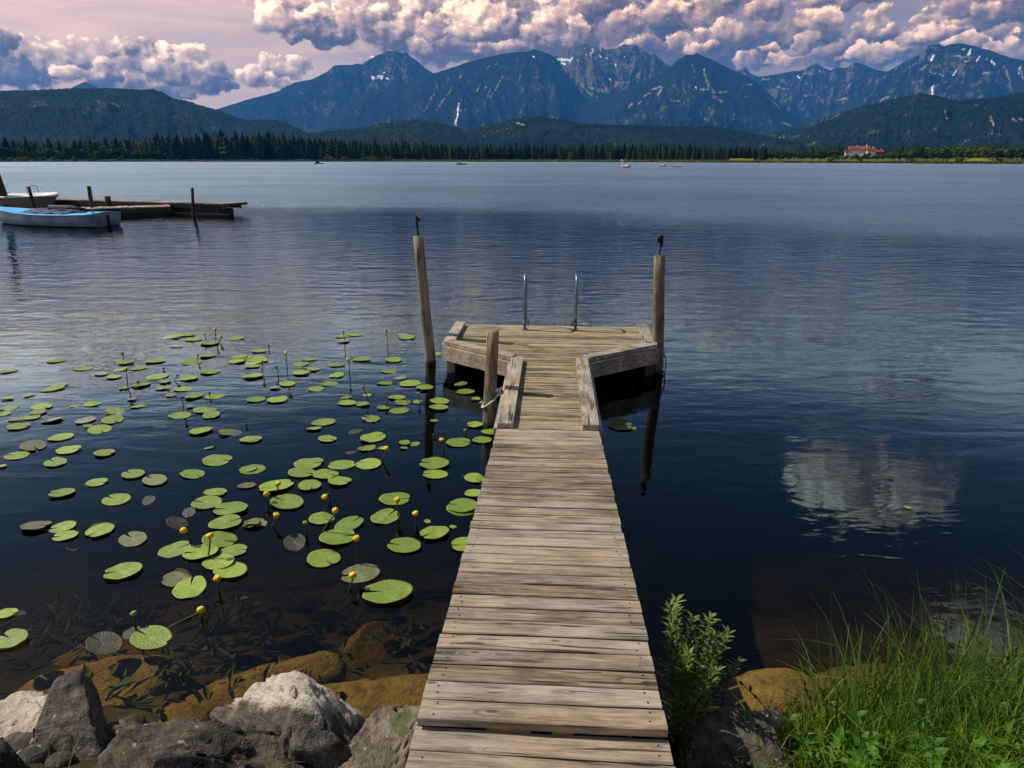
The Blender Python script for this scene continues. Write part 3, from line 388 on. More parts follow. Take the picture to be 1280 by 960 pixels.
me = mesh('ground', V, F[:, ::-1], M_GROUND, True)
bm = bmesh.new(); bm.from_mesh(me); bm.verts.ensure_lookup_table()
for j in range(na): bm.faces.new((bm.verts[0], bm.verts[1+(j+1) % na], bm.verts[1+j]))
bm.normal_update(); bm.to_mesh(me); bm.free()
tag(obj('ground', me), kind='structure')

# ---------------------------------------------------------------- water
wm = bpy.data.materials.new('lake_water'); wm.use_nodes = True; wm.node_tree.nodes.clear(); q = G(wm.node_tree)
p = geopos(q); x, y, z = q.sep(p)
yy = q.m('ADD', y, q.m('MULTIPLY', q.m('MAXIMUM', x, 0.0), 1.05))
yy = q.m('ADD', yy, q.m('MULTIPLY', q.m('SUBTRACT', q.noise(q.scale3(p, (.035, .09, 0)), 1.0, 3, .6), .5), 22.0))
ruff = q.mr(yy, 26.0, 43.0)                               # wind roughened water further out
calm = q.mr(q.m('ADD', y, q.m('MULTIPLY', q.m('SUBTRACT', q.noise(p, .35, 2), .5), 4.0)), 3.5, 14.0, .20, 1.0)
streak = q.mr(q.noise(q.scale3(p, (.016, .03, 0)), 1.0, 5, .65), .38, .62, .7, 1.15)
w1 = q.noise(q.scale3(p, (1.0, 2.4, 1)), 1.5, 3.0, .5, .4)
w2 = q.noise(q.scale3(p, (1.3, 2.6, 1)), 5.5, 2.0, .5, .3)
w0 = q.noise(q.scale3(p, (.35, .9, 1)), .9, 2.0, .5, .3)
h = q.m('ADD', q.m('ADD', q.m('MULTIPLY', w1, .018), q.m('MULTIPLY', w2, .0024)), q.m('MULTIPLY', w0, .014))
h = q.m('MULTIPLY', h, calm)
w3 = q.noise(q.scale3(p, (1.0, 1.3, 1)), 1.7, 5.0, .62)
hr = q.m('MULTIPLY', q.m('MULTIPLY', w3, .12), q.m('MULTIPLY', ruff, streak))
h = q.m('ADD', h, hr)
bn = q.node('ShaderNodeBump'); bn.inputs['Distance'].default_value = 1.0; bn.inputs['Strength'].default_value = 1.0
q.l.new(h, bn.inputs['Height'])
gl = q.node('ShaderNodeBsdfGlossy'); q.l.new(bn.outputs[0], gl.inputs['Normal'])
q.put(gl.inputs['Roughness'], q.m('ADD', .015, q.m('MULTIPLY', ruff, .26)))
gl.inputs['Color'].default_value = (.66, .88, 1.0, 1)
tr = q.node('ShaderNodeBsdfTransparent'); tr.inputs['Color'].default_value = (1, 1, 1, 1)
fr = q.node('ShaderNodeFresnel'); fr.inputs['IOR'].default_value = 1.33; q.l.new(bn.outputs[0], fr.inputs['Normal'])
mx = q.node('ShaderNodeMixShader'); q.l.new(fr.outputs[0], mx.inputs[0]); q.l.new(tr.outputs[0], mx.inputs[1]); q.l.new(gl.outputs[0], mx.inputs[2])
wo = q.node('ShaderNodeOutputMaterial'); q.l.new(mx.outputs[0], wo.inputs[0])
va = q.node('ShaderNodeVolumeAbsorption'); va.inputs['Color'].default_value = (.60, .52, .24, 1); va.inputs['Density'].default_value = 2.1
q.l.new(va.outputs[0], wo.inputs['Volume'])
wm.volume_intersection_method if hasattr(wm, 'volume_intersection_method') else None
V, F = boxvf(-1400, 1400, -1.0, 1300, -4.6, 0.0)
tag(obj('water', mesh('water', V, F, wm)), kind='structure')

# ---------------------------------------------------------------- mountains and hills
def seg_mask(A, E, marks, wob):
    m = np.zeros_like(A)
    A = A+.11*fbm(A*2.6, E*2.6, 4, 301)+.05*pn(A*9, E*9, 303); E = E+.10*fbm(A*2.4, E*3.0, 4, 302)
    for (a0, e0, a1, e1, w) in marks:
        dx_, dy_ = a1-a0, e1-e0; L2 = dx_*dx_+dy_*dy_+1e-9
        t = np.clip(((A-a0)*dx_+(E-e0)*dy_)/L2, 0, 1)
        dd = np.hypot(A-a0-t*dx_, E-e0-t*dy_)
        m = np.maximum(m, np.clip(1.6-dd/(w*.5)*(1+wob*.6), 0, 1))
    return m
def mountain_mat(name, forest, forest2, rock, rock2, line0, line1, rocky):
    def fn(q):
        geo = q.node('ShaderNodeNewGeometry'); p = geo.outputs['Position']; nz = q.sep(geo.outputs['True Normal'])[2]
        z = q.sep(p)[2]
        n = q.noise(p, .0022, 6, .65); n2 = q.noise(p, .012, 5, .7); n3 = q.noise(p, .045, 3, .7)
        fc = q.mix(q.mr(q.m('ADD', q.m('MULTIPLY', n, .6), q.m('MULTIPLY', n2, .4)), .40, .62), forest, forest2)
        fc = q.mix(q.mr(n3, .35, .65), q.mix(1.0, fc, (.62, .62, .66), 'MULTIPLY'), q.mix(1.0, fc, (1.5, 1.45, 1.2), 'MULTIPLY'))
        rc = q.mix(q.mr(n2, .35, .65), rock, rock2)
        alt = q.m('ADD', q.mr(z, line0, line1, 0, 1, False), q.m('MULTIPLY', q.m('SUBTRACT', n, .5), 2.2))
        alt = q.m('ADD', alt, q.m('MULTIPLY', q.m('SUBTRACT', n2, .5), 1.7))
        st = q.mr(nz, .50, .86, rocky, -rocky, False)
        rk = q.mr(q.m('ADD', alt, st), .42, .72)
        c = q.mix(rk, fc, rc)
        a1 = q.node('ShaderNodeAttribute', attribute_name='scree'); a2 = q.node('ShaderNodeAttribute', attribute_name='snow')
        sc = q.mr(q.m('ADD', q.m('MULTIPLY', a1.outputs['Fac'], .72), q.m('MULTIPLY', q.m('SUBTRACT', n3, .5), 1.4)), .42, .75)
        c = q.mix(sc, c, q.mix(n3, (.22, .155, .12), (.46, .34, .27)))
        sn = q.mr(q.m('ADD', a2.outputs['Fac'], q.m('MULTIPLY', q.m('SUBTRACT', n3, .5), .9)), .40, .6)
        c = q.mix(sn, c, (.86, .86, .88))
        setc(q, c)
        bump(q, q.m('ADD', q.m('MULTIPLY', n2, .6), q.m('MULTIPLY', n3, .4)), 1.0, 45.0)
    return mat(name, fn, .95, .05)
MM_HIGH = mountain_mat('alpine_rock_and_forest', (.006, .011, .012), (.016, .020, .016), (.075, .056, .05), (.17, .125, .105), 650, 1600, .45)  # forest colours here and below darkened to stand in for cloud shade
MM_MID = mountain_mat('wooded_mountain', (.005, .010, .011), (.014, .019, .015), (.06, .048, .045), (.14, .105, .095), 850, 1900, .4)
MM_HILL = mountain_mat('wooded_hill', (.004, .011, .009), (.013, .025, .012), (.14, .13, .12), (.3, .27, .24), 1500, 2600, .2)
def mountain(key, D, name, label, m, nc, nr_, spur, gully, fine_amp, depth=.30, rowpow=1.0, foot=0.0, seed=1, tree=0.0, gf=1.0):
    pr = RIDGES[key]; a = np.array([v[0] for v in pr]); e = np.array([v[1] for v in pr])
    A = np.linspace(a[0], a[-1], nc)
    zR = np.tan(np.radians(np.interp(A, a, e)))*D+CAM_H
    edgew = np.clip(np.minimum(A-a[0], a[-1]-A)/2.0, 0, 1)
    t = np.linspace(0, 1, nr_)[:, None]
    Ag = np.broadcast_to(A, (nr_, nc)); Z = np.broadcast_to(zR, (nr_, nc))
    r = D*((1-depth)+depth*t)+0*Ag
    u = np.radians(Ag)*D
    wx = 260*gf*fbm(u/(900*gf), r/(900*gf), 3, seed+40)
    rid = rfbm((u+wx+(.35*(r-D)))/(1050*gf), r/(3000*gf)+wx/2000, 5, seed)-.55
    gul = rfbm((u+wx*.5)/(300*gf), r/(1500*gf), 4, seed+7)-.5
    fin_ = fbm(u/(110*gf), r/(110*gf), 4, seed+9, .6)
    env = np.sin(np.pi*np.clip(t, 0, 1))**.8
    g_ = t**1.15
    Zn = np.maximum(Z, 40)
    z = Z*g_+Zn*(spur*rid*env+gully*gul*(env*.85+.15*t))+Zn*fine_amp*fin_*(env+.12)
    cap_ = (Z)*(r/D)*1.0                                  # keep every spur below the crest line seen from the lake
    z = np.minimum(z, cap_*(1-.015*(1-t))+0)
    if tree: z = z+tree*np.abs(pn(u/9.0, r/9.0, seed+77))*np.clip(t*3, 0, 1)+tree*.8*np.abs(pn(u/23.0, r/23.0, seed+78))
    z = np.where(t == 0, foot-30, z)
    rows_r = [r]; rows_z = [z]; rows_a = [Ag]
    for k, (dr, fz) in enumerate(((.03, .90), (.08, .6), (.16, .15))):
        rows_r.append(D*(1+dr)+0*A[None, :]); rows_z.append((zR*fz)[None, :]+zR[None, :]*.05*fbm(A*3, A*0+k, 3, seed)); rows_a.append(A[None, :])
    r = np.concatenate(rows_r); z = np.concatenate(rows_z); Ag = np.concatenate(rows_a)
    X = r*np.sin(np.radians(Ag)); Y = r*np.cos(np.radians(Ag))
    me = mesh(name, np.stack([X, Y, z], -1).reshape(-1, 3), gridF(r.shape[0], nc)[:, ::-1], m, False)
    El = np.degrees(np.arctan2(z-CAM_H, r)); wob = fbm(Ag*9, El*9, 3, seed+3)
    for an, src in (('scree', SCREE), ('snow', SNOW)):
        at_ = me.attributes.new(an, 'FLOAT', 'POINT')
        mk = seg_mask(Ag, El, src.get(key, []), wob)
        if an == 'scree' and key in ('peak_b', 'peak_c', 'peak_d', 'peak_e', 'peak_f'):
            extra = np.clip((rfbm(u_cat(Ag, D)/170, r/900, 4, seed+90)-.66)*4.0, 0, .8)*np.clip((z/ (zR.max()*1.0)-.18)*2.2, 0, 1)*np.clip(.6+1.4*fbm(Ag*.5, El*.6, 3, seed+91), 0, 1)
            mk = np.maximum(mk, extra*.30)
        at_.data.foreach_set('value', mk.ravel().astype(np.float32))
    o = obj(name, me); tag(o, label, kind='structure'); return o
def u_cat(Ag, D): return np.radians(Ag)*D
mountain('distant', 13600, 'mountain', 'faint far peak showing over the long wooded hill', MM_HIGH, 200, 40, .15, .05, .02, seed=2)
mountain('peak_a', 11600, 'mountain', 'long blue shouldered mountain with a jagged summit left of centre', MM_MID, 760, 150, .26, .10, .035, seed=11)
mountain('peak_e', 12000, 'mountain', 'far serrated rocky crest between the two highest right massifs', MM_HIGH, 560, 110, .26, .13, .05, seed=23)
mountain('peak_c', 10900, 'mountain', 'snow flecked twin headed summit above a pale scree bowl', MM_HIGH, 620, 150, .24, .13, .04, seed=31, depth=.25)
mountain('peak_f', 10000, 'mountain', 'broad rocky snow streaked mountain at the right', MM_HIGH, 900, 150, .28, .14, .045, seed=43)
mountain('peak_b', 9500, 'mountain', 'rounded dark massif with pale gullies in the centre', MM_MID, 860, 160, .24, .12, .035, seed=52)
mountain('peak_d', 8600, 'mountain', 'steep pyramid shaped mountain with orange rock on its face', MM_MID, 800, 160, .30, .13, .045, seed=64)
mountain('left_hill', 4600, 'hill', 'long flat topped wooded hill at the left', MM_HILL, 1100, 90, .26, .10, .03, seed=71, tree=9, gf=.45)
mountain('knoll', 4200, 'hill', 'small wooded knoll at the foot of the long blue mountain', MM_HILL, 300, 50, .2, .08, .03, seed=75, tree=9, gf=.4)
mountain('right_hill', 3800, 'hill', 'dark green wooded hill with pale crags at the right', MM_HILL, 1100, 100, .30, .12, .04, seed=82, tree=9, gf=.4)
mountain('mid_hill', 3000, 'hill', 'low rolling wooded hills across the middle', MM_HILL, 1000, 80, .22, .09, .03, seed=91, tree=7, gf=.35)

# ---------------------------------------------------------------- haze
hm = bpy.data.materials.new('haze'); hm.use_nodes = True; hm.node_tree.nodes.clear(); q = G(hm.node_tree)
pv = q.node('ShaderNodeVolumePrincipled'); pv.inputs['Color'].default_value = (.07, .36, .98, 1)
pv.inputs['Density'].default_value = 5.5e-5; pv.inputs['Anisotropy'].default_value = 0.0
ho = q.node('ShaderNodeOutputMaterial'); q.l.new(pv.outputs[0], ho.inputs['Volume'])
V, F = boxvf(-15500, 15500, -15500, 15500, -50, 1900)
tag(obj('haze', mesh('haze', V, F, hm)), kind='stuff')

# ================================================================ FAR SHORE
rng = np.random.default_rng(7)
def needle_mat(name, a, b):
    def fn(q):
        oi = q.node('ShaderNodeObjectInfo').outputs['Random']
        n = q.noise(geopos(q), .35, 3, .6); n2 = q.noise(geopos(q), .03, 3, .6)
        t = q.m('ADD', q.m('MULTIPLY', n, .5), q.m('ADD', q.m('MULTIPLY', n2, .5), q.m('MULTIPLY', q.m('SUBTRACT', oi, .5), .3)))
        setc(q, q.mix(q.mr(t, .36, .64), a, b))
    return mat(name, fn, .9, .1)
M_SPRUCE = needle_mat('spruce_needles', (.005, .011, .004), (.020, .030, .009))
M_BROAD = needle_mat('broad_leaves', (.020, .040, .008), (.062, .095, .018))
M_BUSH = needle_mat('willow_bush_leaves', (.05, .085, .012), (.12, .15, .025))
def spruce_vf(s, tiers=11, spikes=9):
    r_ = np.random.default_rng(s); V = []; F = []
    for t in range(tiers):
        f = t/(tiers-1); z0 = .06+.86*f**.95; rad = (.175*(1-f)**.85+.012)*r_.uniform(.8, 1.15)
        top = len(V); V.append((0, 0, min(1, z0+.17-.05*f)))
        ring = []
        for k in range(spikes*2):
            th = math.pi*k/spikes+r_.uniform(-.15, .15)+t
            rr = rad*(r_.uniform(.85, 1.2) if k % 2 == 0 else r_.uniform(.42, .6))
            zz = z0-(.035 if k % 2 == 0 else 0)*r_.uniform(.5, 1.3)
            ring.append(len(V)); V.append((rr*math.cos(th), rr*math.sin(th), zz))
        for k in range(len(ring)): F.append((top, ring[k], ring[(k+1) % len(ring)]))
    b = len(V)
    for k in range(5): V.append((.012*math.cos(k*1.2566), .012*math.sin(k*1.2566), 0)); 
    V.append((0, 0, .9))
    for k in range(5): F.append((b+k, b+(k+1) % 5, b+5))
    return V, F
def leafy_vf(s, n=420, lobes=7, leaf=.055, squash=1.0, trunk=True):
    r_ = np.random.default_rng(s); V = []; F = []
    cs = [(r_.uniform(-.25, .25), r_.uniform(-.25, .25), r_.uniform(.32, .80)*squash, r_.uniform(.16, .27)) for _ in range(lobes)]
    for i in range(n):
        c = cs[i % lobes]; d_ = r_.normal(size=3); d_ /= np.linalg.norm(d_); rr = c[3]*r_.uniform(.6, 1.05)
        p_ = np.array(c[:3])+d_*rr
        if p_[2] < .02: p_[2] = .02+r_.uniform(0, .1)
        a = r_.normal(size=3); a /= np.linalg.norm(a); a = a-.6*d_*np.dot(a, d_); b_ = np.cross(d_, a)
        sz = leaf*r_.uniform(.6, 1.4); k = len(V)
        V += [tuple(p_+a*sz), tuple(p_+b_*sz), tuple(p_-a*sz), tuple(p_-b_*sz)]; F.append((k, k+1, k+2, k+3))
    if trunk:
        k = len(V)
        for j in range(5): V.append((.02*math.cos(j*1.2566), .02*math.sin(j*1.2566), 0))
        V.append((0, 0, .7))
        for j in range(5): F.append((k+j, k+(j+1) % 5, k+5))
    return V, F
SPR = [mesh('spruce_tree', *spruce_vf(s), M_SPRUCE) for s in range(6)]
BRD = [mesh('broadleaf_tree', *leafy_vf(s+20), M_BROAD) for s in range(5)]
BSH = [mesh('shore_bush', *leafy_vf(s+40, 260, 5, .07, .7, False), M_BUSH) for s in range(4)]
def px2az(px): return math.degrees(math.atan2((px-640)/853.33, 1.0528))
TOPX = [(-200, 170), (0, 172), (60, 175), (110, 173), (180, 172), (195, 169), (250, 167), (320, 166), (400, 171), (512, 178), (600, 180), (700, 181), (768, 180), (850, 181), (930, 183), (975, 186), (1005, 182), (1050, 181), (1100, 183), (1180, 181), (1280, 178), (1480, 172)]
topa = [px2az(x) for x, y in TOPX]; topy = [y for x, y in TOPX]
def tree_h(a, D, base):
    y = np.interp(a, topa, topy); e = (199-y)/853.33*.952*math.cos(math.radians(a))
    return e*D+CAM_H-base
SEG = [(-36, -27, 'dark spruce in the far tree line above the moored boats'), (-27, -18, 'dark spruce in the tall far stand left of the post'), (-18, -7, 'dark spruce in the far tree line under the long blue mountain'),
       (-7, 5, 'dark spruce in the far tree line under the centre massif'), (5, 17, 'dark spruce in the far tree line beyond the swan boat'), (17, 36, 'dark spruce in the far wood behind the red roofed farm')]
def copy_of(me, name, x, y, z, s, sx=1.0):
    o = bpy.data.objects.new(name, me); link(o); o.location = (x, y, z); o.scale = (s*sx, s*sx, s); o.rotation_euler = (0, 0, rng.uniform(0, 6.28)); return o
FARM_A = (px2az(1052), px2az(1100))
cnt = 0
for i in range(270):
    a = -36.5+73.0*(i+rng.uniform(-.45, .45))/270
    D = float(shore(np.array(a)))
    decid = a > px2az(960)
    if decid and rng.random() < .72: continue
    if a < px2az(190) and rng.random() < .5: continue
    Dd = D*(1.045 if not decid else 1.35)+rng.uniform(0, 30); b = 1.6 if not decid else 5
    h_ = tree_h(a, Dd, b)*(rng.uniform(.72, 1.12) if rng.random() < .92 else 1.12)
    if decid and FARM_A[0] < a < FARM_A[1]: Dd = D*1.85; h_ = tree_h(a, Dd, b)*.95
    lab = [l for (a0, a1, l) in SEG if a0 <= a < a1 or (a < -36 and a0 == -36) or (a > 36 and a1 == 36)][0]
    o = copy_of(SPR[i % 6], 'spruce_tree', Dd*math.sin(R(a)), Dd*math.cos(R(a)), b, h_, rng.uniform(1.1, 1.9))
    tag(o, lab, 'tree', 'spruces along the far shore'); cnt += 1
for i in range(96):
    lo, hi = (px2az(955), px2az(1330))
    a = lo+(hi-lo)*(i+rng.uniform(-.4, .4))/96
    D = float(shore(np.array(a))); Dd = D*rng.choice([1.03, 1.10, 1.2]); b = 1.5
    infarm = FARM_A[0]-.3 < a < FARM_A[1]+.3
    ytop = (193.5 if infarm else (190 if a < px2az(1140) else 186))+rng.uniform(-2, 3)
    h_ = (199-ytop)/853.33*.952*math.cos(R(a))*Dd+CAM_H-b
    o = copy_of(BRD[i % 5], 'broadleaf_tree', Dd*math.sin(R(a)), Dd*math.cos(R(a)), b, h_/ .92, rng.uniform(1.0, 1.5))
    tag(o, 'rounded green tree on the far shore '+('below the red roofed farm' if infarm else ('right of the red roofed farm' if a > FARM_A[1] else 'left of the red roofed farm')), 'tree', 'broadleaf trees along the far right shore')
for i in range(26):
    a = px2az(-30+i*9.5+rng.uniform(-3, 3)); D = float(shore(np.array(a))); Dd = D*1.03; 
    h_ = (199-rng.uniform(181, 190))/853.33*.952*math.cos(R(a))*Dd+1
    o = copy_of(BRD[i % 5], 'broadleaf_tree', Dd*math.sin(R(a)), Dd*math.cos(R(a)), 1.2, h_, rng.uniform(.9, 1.3))
    tag(o, 'rounded green tree on the far left shore above the moored boats', 'tree', 'broadleaf trees along the far left shore')
BP = [(x, 196) for x in (5, 14, 24, 33, 44, 55, 68, 92, 118, 150)]+[(x, 196+rng.uniform(-1, 1)) for x in (408, 414, 430, 455, 462, 470, 478, 485)]+[(815, 198), (1140, 198), (700, 199), (560, 199), (1040, 197), (1075, 198), (1200, 196), (1250, 196)]
for i, (x, yt) in enumerate(BP):
    a = px2az(x); D = float(shore(np.array(a))); Dd = D*1.008; h_ = (199-yt)/853.33*.952*math.cos(R(a))*Dd+2.0
    o = copy_of(BSH[i % 4], 'shore_bush', Dd*math.sin(R(a)), Dd*math.cos(R(a)), .5, h_*1.3, 1.5)
    tag(o, 'yellow green bush at the far waterline '+('beyond the moored boats' if x < 200 else 'by the reed spit' if x < 500 else 'right of the centre'), 'bush', 'bushes along the far waterline')
# the wood behind the countable front row: one mass
def mass(name, meshes, items, label):
    src = []
    for m_ in meshes:
        v = np.empty(len(m_.vertices)*3, np.float32); m_.vertices.foreach_get('co', v)
        src.append((v.reshape(-1, 3), np.array([tuple(p_.vertices) for p_ in m_.polygons])))
    V_all = []; F_all = []; off = 0
    for k, (x, y, z, s, sx) in enumerate(items):
        v, f = src[k % len(src)]; th = k*2.4; c_, s_ = math.cos(th), math.sin(th)
        V_all.append(np.stack([(v[:, 0]*c_-v[:, 1]*s_)*s*sx+x, (v[:, 0]*s_+v[:, 1]*c_)*s*sx+y, v[:, 2]*s+z], -1)); F_all.append(f+off); off += len(v)
    return tag(obj(name, mesh(name, np.concatenate(V_all), np.concatenate(F_all), meshes[0].materials[0])), label, kind='stuff')
SPL = [mesh('tmp', *spruce_vf(s+50, 6, 5), M_SPRUCE) for s in range(4)]
it = []
for i in range(2600):
    a = rng.uniform(-37, 37); D = float(shore(np.array(a))); row = rng.random()
    right = a > px2az(955)
    lo = 1.35 if right else 1.05
    Dd = D*(lo+row*.35); b = 1.6+3*row
    if right and FARM_A[0]-.4 < a < FARM_A[1]+.4 and Dd < D*1.8: Dd = D*1.85
    h_ = tree_h(a, Dd, b)*rng.uniform(.68, 1.02)
    it.append((Dd*math.sin(R(a)), Dd*math.cos(R(a)), b, h_, rng.uniform(.9, 1.4)))
mass('forest', SPL, it, 'dark conifer wood behind the front row of spruces')
# reeds and sedge at the waterline
def blades(n, fx, mat_, name, label, hgt, wid):
    r_ = np.random.default_rng(5); V = np.zeros((n*4, 3)); 
    P_ = np.array([fx(r_) for _ in range(n)])
    th = r_.uniform(0, np.pi, n); w = r_.uniform(.5, 1.2, n)*wid; h_ = r_.uniform(.4, 1.0, n)*hgt
    dx_ = np.cos(th)*w; dy_ = np.sin(th)*w; ox = r_.normal(size=n)*.15*h_
    V[0::4] = P_-np.stack([dx_, dy_, 0*w], -1); V[1::4] = P_+np.stack([dx_, dy_, 0*w], -1)
    V[2::4] = P_+np.stack([dx_*.3+ox, dy_*.3, h_], -1); V[3::4] = P_+np.stack([-dx_*.3+ox, -dy_*.3, h_], -1)
    F = np.arange(n*4).reshape(-1, 4)
    return tag(obj(name, mesh(name, V, F, mat_)), label, kind='stuff')
M_REED = needle_mat('reed_leaves', (.10, .07, .025), (.14, .13, .03))
def reedpos(r_):
    while True:
        a = r_.uniform(-37, 37)
        if px2az(395) < a < px2az(490) or r_.random() < .6: break
    D = float(shore(np.array(a)))*r_.uniform(.998, 1.006)
    if px2az(405) < a < px2az(488): D *= .985
    return (D*math.sin(R(a)), D*math.cos(R(a)), -.1)
blades(9000, reedpos, M_REED, 'reeds', 'thin brown and yellow reed strip along the far waterline', 1.7, .35)
# yellow meadow beyond the reeds
def meadow(x0, x1, name, label, c1, c2, t0=1.012, t1=1.05):
    V = []; n = 12
    for t in (t0, (t0+t1)/2, t1):
        for k in range(n):
            a = px2az(x0+(x1-x0)*k/(n-1)); D = float(shore(np.array(a)))*t
            V.append((D*math.sin(R(a)), D*math.cos(R(a)), 1.35+(t-t0)*42))
    o = obj(name, mesh(name, V, gridF(3, n)[:, ::-1], mat(name+'_mat', lambda q: setc(q, q.mix(q.noise(geopos(q), .2, 4), c1, c2)), .95, .05)))
    tag(o, label, kind='structure')
meadow(912, 942, 'meadow', 'small bright yellow flowering field on the far shore', (.12, .13, .025), (.19, .17, .03))
meadow(1188, 1240, 'pasture', 'pale green pasture strip on the far right shore', (.14, .17, .03), (.22, .24, .05))
# ---------------------------------------------------------------- farm with red roofs
M_TILE = mat('red_roof_tiles', lambda q: setc(q, q.mix(q.noise(geopos(q), .5, 4), (.16, .05, .03), (.30, .10, .06))), .9, .1)
M_WALL = mat('white_render', lambda q: setc(q, q.mix(q.noise(geopos(q), .4, 4), (.55, .52, .47), (.78, .76, .72))), .9, .1)
M_WIN = mat('dark_glass', lambda q: setc(q, (.03, .035, .04)), .2, .5)
M_BARN = mat('barn_boards', lambda q: setc(q, q.mix(q.noise(geopos(q), .8, 4), (.09, .05, .03), (.18, .10, .06))), .9, .1)
def house(px, D, w, dpt, hw, hr, zb, rot, label, wallm=None):
    w *= .40; dpt *= .4; hw *= .34; hr *= .36; a = px2az(px); t = empty('farmhouse', (D*math.sin(R(a)), D*math.cos(R(a)), zb), (0, 0, -R(a)+rot))
    tag(t, label, 'house', 'farm buildings above the far shore')
    V = [(-w/2, -dpt/2, -4), (w/2, -dpt/2, -4), (w/2, dpt/2, -4), (-w/2, dpt/2, -4), (-w/2, -dpt/2, hw), (w/2, -dpt/2, hw), (w/2, dpt/2, hw), (-w/2, dpt/2, hw), (-w/2, 0, hw+hr), (w/2, 0, hw+hr)]
    F = [(0, 1, 5, 4), (2, 3, 7, 6), (1, 2, 6, 9, 5), (3, 0, 4, 8, 7), (3, 2, 1, 0)]
    obj('wall', mesh('wall', V, F, wallm or M_WALL), t)
    e = .9; sl = hr/(dpt/2)
    V = [(-w/2-e, -dpt/2-e, hw-e*sl), (w/2+e, -dpt/2-e, hw-e*sl), (w/2+e, 0, hw+hr+.05), (-w/2-e, 0, hw+hr+.05), (-w/2-e, dpt/2+e, hw-e*sl), (w/2+e, dpt/2+e, hw-e*sl)]
    V2 = [(x, y, z+.35) for x, y, z in V]
    F = [(0, 1, 2, 3), (3, 2, 5, 4)]
    rf = obj('roof', mesh('roof', V+V2, [f[::-1] for f in F]+[tuple(i+6 for i in f) for f in F]+[(0, 6, 7, 1), (4, 5, 11, 10), (0, 3, 9, 6), (3, 4, 10, 9), (1, 7, 8, 2), (2, 8, 11, 5)], M_TILE), t)
    obj('chimney', mesh('chimney', *boxvf(w*.2, w*.2+1, -.5, .5, hw+hr-1.2, hw+hr+1.4), M_WALL), rf)
    n = max(2, int(w/4.5))
    for k in range(n):
        x = -w/2+w*(k+.5)/n
        for zz in ([1.2] if hw < 4.5 else [1.2, 3.8]):
            obj('window', mesh('window', *boxvf(x-.6, x+.6, -dpt/2-.06, -dpt/2+.1, zz, zz+1.3), M_WIN), t)
house(1066, 640, 20, 13, 5.2, 5, 8.2, .15, 'leftmost long farmhouse with a red tiled roof above the far right shore')
house(1077, 655, 22, 14, 5.6, 6, 8.2, -.2, 'largest central farmhouse with a red tiled roof above the far right shore')
house(1087, 640, 15, 11, 4.4, 4.2, 7.4, .3, 'right hand white farmhouse with a red roof above the far shore')
house(1096, 660, 17, 9, 3.4, 2.6, 7.0, 0, 'low dark barn at the right end of the red roofed farm', M_BARN)
house(1058, 625, 8, 7, 3.0, 2.2, 7.0, .2, 'small pale shed left of the red roofed farm', M_WALL)

# ================================================================ DOCK
YAW = R(3.31); OX, OY = .283, 4.99
rnd = random.Random(3)
def plank_vf(L, Wd, T, seed, sA=0.0, sB=0.0, st=4):
    """board along x, top at z=0, ends slanted by sA/sB, long edges a little uneven"""
    r_ = random.Random(seed); V = []; F = []; b = .004
    ofs = r_.uniform(0, 9)
    for i in range(st+1):
        f = i/st; j0 = r_.uniform(-.0022, .0022); j1 = r_.uniform(-.0022, .0022); sag = r_.uniform(-.0012, .0012)
        for (yy, zz) in ((-Wd/2+j0, -T), (-Wd/2+j0, -b), (-Wd/2+b+j0, 0), (Wd/2-b+j1, 0), (Wd/2+j1, -b), (Wd/2+j1, -T)):
            k = (yy+Wd/2)/Wd
            x0 = -L/2-sA*(k-.5); x1 = L/2+sB*(k-.5)
            V.append((x0+(x1-x0)*f, yy, zz+sag))
    for i in range(st):
        for k in range(6):
            k2 = (k+1) % 6; F.append((i*6+k, (i+1)*6+k, (i+1)*6+k2, i*6+k2))
    F.append(tuple(range(6))); F.append(tuple(range(st*6, st*6+6))[::-1])
    F = [f[::-1] for f in F]
    return V, F
def nails(pts, parent, r=.0042):
    parts = []
    for (x, y, z) in pts:
        V = [(x+r*math.cos(a*math.pi/3), y+r*math.sin(a*math.pi/3), z+.0012) for a in range(6)]+[(x, y, z+.002)]
        parts.append((V, [(k, (k+1) % 6, 6) for k in range(6)]))
    o = obj('nail_heads', mesh('nail_heads', *join(*parts), M_NAIL), parent); o['kind'] = 'stuff'; return o

TILT = R(5.42)
ramp = empty('gangway', (OX, OY, .330), (-TILT, 0, -YAW))
tag(ramp, 'sloping plank gangway running from the rocky bank down to the swim platform', 'gangway')
PL = [mesh('plank', *plank_vf(.80, .0885, .030, s), M_RAMP) for s in range(7)]
y = -.052; k = 0; np_ = []
while y > -3.235:
    o = obj('plank', PL[(k*3+k//7) % 7], ramp, (rnd.uniform(-.004, .004), y, rnd.uniform(-.002, .002)), (0, 0, rnd.uniform(-.004, .004)+(math.pi if rnd.random() < .5 else 0)))
    for sx in (-.355, .355):
        for dy in (-.022, .022): np_.append((sx+rnd.uniform(-.01, .01), y+dy+rnd.uniform(-.006, .006), .0))
    p_ = rnd.choice((.094, .097, .0965, .099)); o.scale = (1, p_/.097, 1); y -= p_; k += 1
nails(np_, ramp)
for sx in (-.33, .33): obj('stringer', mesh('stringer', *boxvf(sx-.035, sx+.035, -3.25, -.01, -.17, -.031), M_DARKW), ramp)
obj('stringer', mesh('stringer', *boxvf(-.035, .035, -3.25, -.01, -.17, -.031), M_DARKW), ramp)
